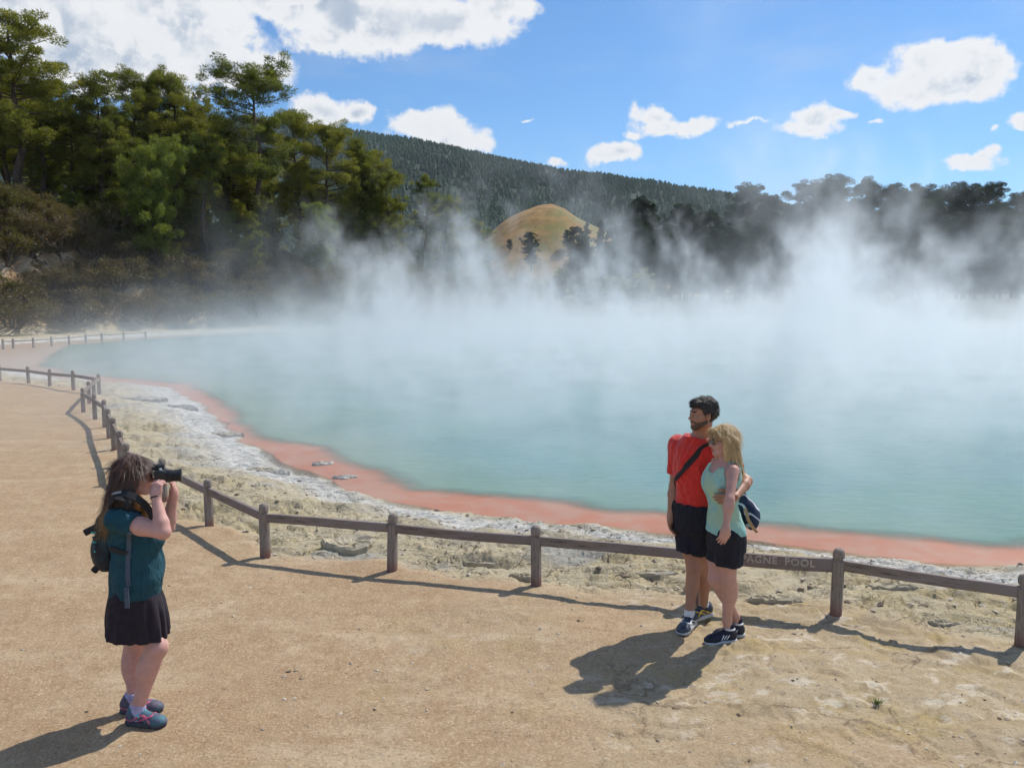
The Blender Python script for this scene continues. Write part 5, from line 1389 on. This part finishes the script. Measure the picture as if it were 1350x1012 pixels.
# ================================================================== ROCKS AND PEBBLES
M_rock = simple('crust_rock', (.46, .40, .28), .95, .25, 9, bump=.8, bscale=40, c2=(.34, .30, .23), v2scale=5)
M_rockd = simple('grey_rock', (.33, .325, .30), .95, .3, 9, bump=.8, bscale=40, c2=(.50, .47, .40), v2scale=5)
def slab(seed, sx_, sy_, h_, mt, hollow=False):
    """a broken plate of crust: flat, ragged, with a thick broken edge"""
    rg = np.random.default_rng(seed); n = 30; rings = [1.0, 1.02, .93, .72, .45, .2]; V = []
    q = np.linspace(0, 2*np.pi, n, endpoint=False); rr_ = 1+.20*np.interp(q, np.linspace(0, 6.2832, 10), np.append(rg.normal(size=9), 0))+rg.normal(0, .04, n)
    hz = [-.6, .55, 1.0, 1.0+(.0 if not hollow else -.45), 1.0+(-.8 if hollow else .05), .95-(.9 if hollow else 0)]
    for k_, (r_q, z_) in enumerate(zip(rings, hz)):
        for j in range(n):
            V.append((math.cos(q[j])*rr_[j]*r_q*sx_, math.sin(q[j])*rr_[j]*r_q*sy_, h_*(z_+rg.normal(0, .16)*(k_ > 0))))
    V.append((0, 0, h_*hz[-1]*.95)); m_ = len(rings)
    Q = [[i*n+j, i*n+(j+1) % n, (i+1)*n+(j+1) % n, (i+1)*n+j] for i in range(m_-1) for j in range(n)]; T3 = [[(m_-1)*n+j, (m_-1)*n+(j+1) % n, m_*n] for j in range(n)]
    return meshdata('crust_slab', V, [np.array(Q), np.array(T3)], [mt], smooth=False)
ROCKS = [  # px, py, rx, ry, h, material, hollow, label, z-level
 (462, 722, .24, .20, .055, M_rock, True, 'broken crust ring with a dark hollow edge between the second and third posts from the left corner'),
 (425, 612, .17, .09, .04, M_rockd, False, 'flat grey stone lying on the pink shelf, the upper one of two'),
 (454, 630, .16, .09, .035, M_rockd, False, 'flat grey stone lying on the pink shelf, the lower one of two'),
 (238, 529, .38, .22, .10, M_rockd, False, 'rounded grey boulder at the end of the grey sinter flow near the fence corner'),
 (190, 523, .55, .22, .07, M_rockd, False, 'long grey slab in the sinter flow near the fence corner'),
 (345, 606, .22, .12, .05, M_rock, False, 'small crust block at the bend of the white rim'),
 (362, 607, .20, .10, .05, M_rockd, False, 'low grey block beside the bend of the white rim'),
 (300, 562, .32, .12, .05, M_rock, False, 'crust plate sticking out over the pink edge left of the bend'),
 (935, 772, .20, .08, .035, M_rock, False, 'crust ledge behind the couple, left of their legs'),
 (1022, 797, .19, .07, .05, M_rock, False, 'raised crust ledge between the couple and the post beside the carved rail'),
 (860, 757, .20, .06, .03, M_rock, False, 'thin crust ledge behind the rail left of the man'),
 (640, 742, .17, .05, .03, M_rock, False, 'thin crust ledge between the two middle posts'),
 (690, 762, .10, .045, .035, M_rock, False, 'small crust ledge at the left foot of the middle post'),
 (1180, 780, .17, .06, .035, M_rock, False, 'dark-edged crust ledge under the rail at the right'),
 (1285, 776, .16, .05, .035, M_rockd, False, 'grey crust ledge close under the rail near the last post'),
 (1245, 822, .13, .05, .03, M_rock, False, 'low crust lump in the rail shadow near the last post'),
]
for i, (px, py, rx, ry, h_, mt, ho, lb) in enumerate(ROCKS):
    zz = WL if py < 640 and px > 400 else 0
    p = G(px, py, zz if zz else -.03); z_ = Z0(p.x, p.y)
    k_ = 1
    r_ = link('crust_slab', slab(100+i, rx*k_, ry*k_, h_, mt, ho)); r_.location = (p.x, p.y, z_-.006); r_.rotation_euler = (0, 0, rt.uniform(-.4, .4))
    props(r_, lb, 'rock')
# loose pebbles and crumbs
rg = np.random.default_rng(77); NP = 5200
pr_ = 2.4+rg.random(NP)**1.4*11; pt = (rg.random(NP)-.5)*1.3; X_ = pr_*np.sin(pt); Y_ = pr_*np.cos(pt)
tz = terrain(X_, Y_); dsx = tz[1]; crx = tz[4]; pmx = tz[6]
pk_ = rg.random(NP); keep = (dsx > .05) & ((crx > .5) | (pk_ < .30+.45*pmx)); X_, Y_, Z3 = X_[keep], Y_[keep], tz[0][keep]; crx = crx[keep]; n = len(X_)
sz_ = (.005+.013*rg.random(n)**3.0)*(1+1.1*(crx > .5))
ico = [(1, 0, 0), (-1, 0, 0), (0, 1, 0), (0, -1, 0), (0, 0, 1), (0, 0, -.4), (.6, .6, .5), (-.6, .6, .4), (.6, -.6, .45), (-.6, -.6, .5)]
hullF = None
bmh = bmesh.new()
for v in ico: bmh.verts.new(v)
bmesh.ops.convex_hull(bmh, input=bmh.verts[:]); bmh.verts.ensure_lookup_table(); bmh.verts.index_update()
hv = np.array([v.co[:] for v in bmh.verts]); hf = np.array([[v.index for v in f.verts] for f in bmh.faces if len(f.verts) == 3]); bmh.free()
an_ = rg.random(n)*6.28; sc3 = np.stack([sz_*(.7+.6*rg.random(n)), sz_*(.7+.6*rg.random(n)), sz_*(.4+.4*rg.random(n))], 1)
Vp = hv[None]*sc3[:, None]*(1+rg.normal(0, .14, (n, len(hv), 1)))
Vr = np.stack([Vp[..., 0]*np.cos(an_)[:, None]-Vp[..., 1]*np.sin(an_)[:, None], Vp[..., 0]*np.sin(an_)[:, None]+Vp[..., 1]*np.cos(an_)[:, None], Vp[..., 2]], 2)+np.stack([X_, Y_, Z3], 1)[:, None]
pf = (hf[None]+np.arange(n)[:, None, None]*len(hv)).reshape(-1, 3)
pbm, t, out = new_mat('pebbles'); rn = t.n('ShaderNodeNewGeometry').outputs['Random Per Island']
c_ = t.mix(rn, (.30, .22, .14), (.52, .46, .36)); c_ = t.mix(t.mr(rn, .30, .0, 0, 1), c_, (.10, .075, .055))
t.put(out.inputs[0], t.n('ShaderNodeBsdfPrincipled', ins={'Base Color': c_, 'Roughness': .95}))
peb = link('pebbles', meshdata('pebbles', Vr.reshape(-1, 3), pf, [pbm], smooth=False)); props(peb, 'loose pebbles and crumbs of crust on the path', kind='stuff')
# the one green tuft on the path
b = bmesh.new(); g_ = G(1156, 924); rr3 = random.Random(3)
for i in range(34):
    q = rr3.random()*6.28; r_ = rr3.random()*.03; a = Vector((math.cos(q)*r_, math.sin(q)*r_*.6, 0)); d = Vector((math.cos(q), math.sin(q), .7+rr3.random()))*.022
    s_ = Vector((-math.sin(q), math.cos(q), 0))*.004
    b.faces.new([b.verts.new(a-s_), b.verts.new(a+s_), b.verts.new(a+d)])
tu = bobj('grass_tuft', b, simple('green_leaf', (.10, .17, .03), .6)); tu.location = (g_.x, g_.y, Z0(g_.x, g_.y)); props(tu, 'tiny green tuft growing from the bare path at the lower right', 'plant')
# thin summer air
hz = bpy.data.materials.new('air'); hz.use_nodes = True; t = NT(hz.node_tree); t.N.clear(); out = t.n('ShaderNodeOutputMaterial')
pv = t.n('ShaderNodeVolumePrincipled'); pv.inputs['Color'].default_value = (.80, .90, 1, 1); pv.inputs['Density'].default_value = .00006; pv.inputs['Anisotropy'].default_value = .3
t.put(out.inputs['Volume'], pv)
b = bmesh.new(); bmesh.ops.create_cube(b, size=1.0); bmesh.ops.scale(b, verts=b.verts, vec=(24000, 24000, 520)); bmesh.ops.translate(b, verts=b.verts, vec=(0, 0, 250))
haze = bobj('haze', b, hz); props(haze, 'thin bluish summer haze', kind='stuff')
FOG0, FOG1, PT0, PT1, PD, STEAM_G = .17, .0, .492, .0115, .24, .40
# ================================================================== STEAM over the pool: one volume grid
SX0, SX1, SY0, SY1, SZ0, SZ1 = -40.0, 62.0, 8.5, 92.0, -.35, 17.0
ng = bpy.data.node_groups.new('steam_density', 'GeometryNodeTree')
ng.interface.new_socket('Geometry', in_out='OUTPUT', socket_type='NodeSocketGeometry')
s = NT(ng)
pos = s.n('GeometryNodeInputPosition').outputs[0]
sp = s.n('ShaderNodeSeparateXYZ', ins={0: pos}); px_, py_, pz_ = sp.outputs[0], sp.outputs[1], sp.outputs[2]
h = s.m('SUBTRACT', pz_, WL)
# footprint of the pool
ex = s.m('DIVIDE', s.m('SUBTRACT', px_, 9.0), 36.0); eyy = s.m('DIVIDE', s.m('SUBTRACT', py_, 45.0), 37.0)
rr = s.m('SQRT', s.m('ADD', s.m('MULTIPLY', ex, ex), s.m('MULTIPLY', eyy, eyy)))
rr = s.m('ADD', rr, s.m('MULTIPLY', s.m('SUBTRACT', s.noise(pos, .11, 2, .5), .5), .30))
foot = s.mr(rr, 1.10, .78)
grow = s.mr(py_, 9, 42)                                    # thicker away from the near shore
wv1 = s.vm('SCALE', s.vm('SUBTRACT', s.n('ShaderNodeTexNoise', ins={'Vector': s.map(pos, (1, 1, .8)), 'Scale': .30, 'Detail': 4.0}).outputs[1], (.5, .5, .5)), scale=4.2)
wp = s.vm('ADD', pos, wv1)
lean = s.vm('ADD', wp, s.n('ShaderNodeCombineXYZ', ins={0: s.m('MULTIPLY', h, .25), 1: 0.0, 2: 0.0}).outputs[0])
nA = s.m('ADD', s.m('MULTIPLY', s.noise(s.map(lean, (1, 1, .50)), .30, 7, .60), .6), s.m('MULTIPLY', s.noise(s.map(lean, (1, 1, .6)), .10, 3, .5), .4))
nB = s.noise(s.map(wp, (1, 1, .7)), .75, 5, .66)
fogh = s.m('ADD', .8, s.m('MULTIPLY', grow, .55))
fogh = s.m('MULTIPLY', fogh, s.mr(px_, -28, -8, .35, 1))
fog = s.m('EXPONENT', s.m('MULTIPLY', s.m('DIVIDE', s.m('MAXIMUM', h, 0.0), fogh), -1.0))
fog = s.m('MULTIPLY', fog, s.mr(nB, .42, .60, .12, 1.4))
fog = s.m('MULTIPLY', fog, s.mr(px_, -27, -12, .06, 1))
fog = s.m('MULTIPLY', fog, s.m('ADD', FOG0, s.m('MULTIPLY', grow, FOG1)))
thr = s.m('ADD', PT0, s.m('MULTIPLY', h, PT1))
thr = s.m('ADD', thr, s.m('MULTIPLY', s.m('SUBTRACT', 1.0, grow), .045))
pl = s.m('MULTIPLY', s.m('SUBTRACT', nA, thr), 13.0, clamp=True)
pl = s.m('MULTIPLY', pl, s.mr(nB, .40, .60, .02, 1.5))
pl = s.m('MULTIPLY', pl, s.m('MULTIPLY', s.mr(h, 16, 6), PD))
pl = s.m('MULTIPLY', pl, s.mr(s.m('ADD', px_, s.m('MULTIPLY', s.m('SUBTRACT', py_, 50.0), .25)), -17, -8, .0, 1))
dens = s.m('MULTIPLY', s.m('ADD', fog, pl), foot)
# loose wisps that drift off beyond the left rim
wis = s.m('MULTIPLY', s.m('SUBTRACT', s.noise(s.map(lean, (1, 1, .9)), .13, 6, .62), s.m('ADD', .66, s.m('MULTIPLY', h, .004))), 5.0, clamp=True)
wis = s.m('MULTIPLY', s.m('MULTIPLY', wis, s.mr(py_, 30, 45)), .10)
edge = s.m('MULTIPLY', s.m('MULTIPLY', s.mr(px_, SX0, SX0+6), s.mr(px_, SX1, SX1-6)), s.m('MULTIPLY', s.mr(py_, SY1, SY1-6), s.mr(pz_, SZ1, SZ1-4)))
dens = s.m('MULTIPLY', s.m('ADD', dens, wis), edge)
dens = s.m('MAXIMUM', s.m('SUBTRACT', dens, .0015), 0.0)
vc = s.n('GeometryNodeVolumeCube')
s.put(vc.inputs['Density'], dens); vc.inputs['Min'].default_value = (SX0, SY0, SZ0); vc.inputs['Max'].default_value = (SX1, SY1, SZ1)
VX = .26
vc.inputs['Resolution X'].default_value = int((SX1-SX0)/VX); vc.inputs['Resolution Y'].default_value = int((SY1-SY0)/VX); vc.inputs['Resolution Z'].default_value = int((SZ1-SZ0)/VX)
stm = bpy.data.materials.new('steam'); stm.use_nodes = True
t = NT(stm.node_tree); t.N.clear(); out = t.n('ShaderNodeOutputMaterial')
pv = t.n('ShaderNodeVolumePrincipled'); pv.inputs['Color'].default_value = (.94, .975, 1, 1); pv.inputs['Density'].default_value = 1.0; pv.inputs['Anisotropy'].default_value = STEAM_G
t.put(out.inputs['Volume'], pv)
setm = s.n('GeometryNodeSetMaterial'); s.put(setm.inputs['Geometry'], vc.outputs[0]); setm.inputs['Material'].default_value = stm
go = s.n('NodeGroupOutput'); s.put(go.inputs[0], setm.outputs[0])
stv = bpy.data.volumes.new('steam')
steam = link('steam', stv)
md = steam.modifiers.new('density', 'NODES'); md.node_group = ng
stv.materials.append(stm)
props(steam, 'white steam drifting and curling up off the hot pool', kind='stuff')
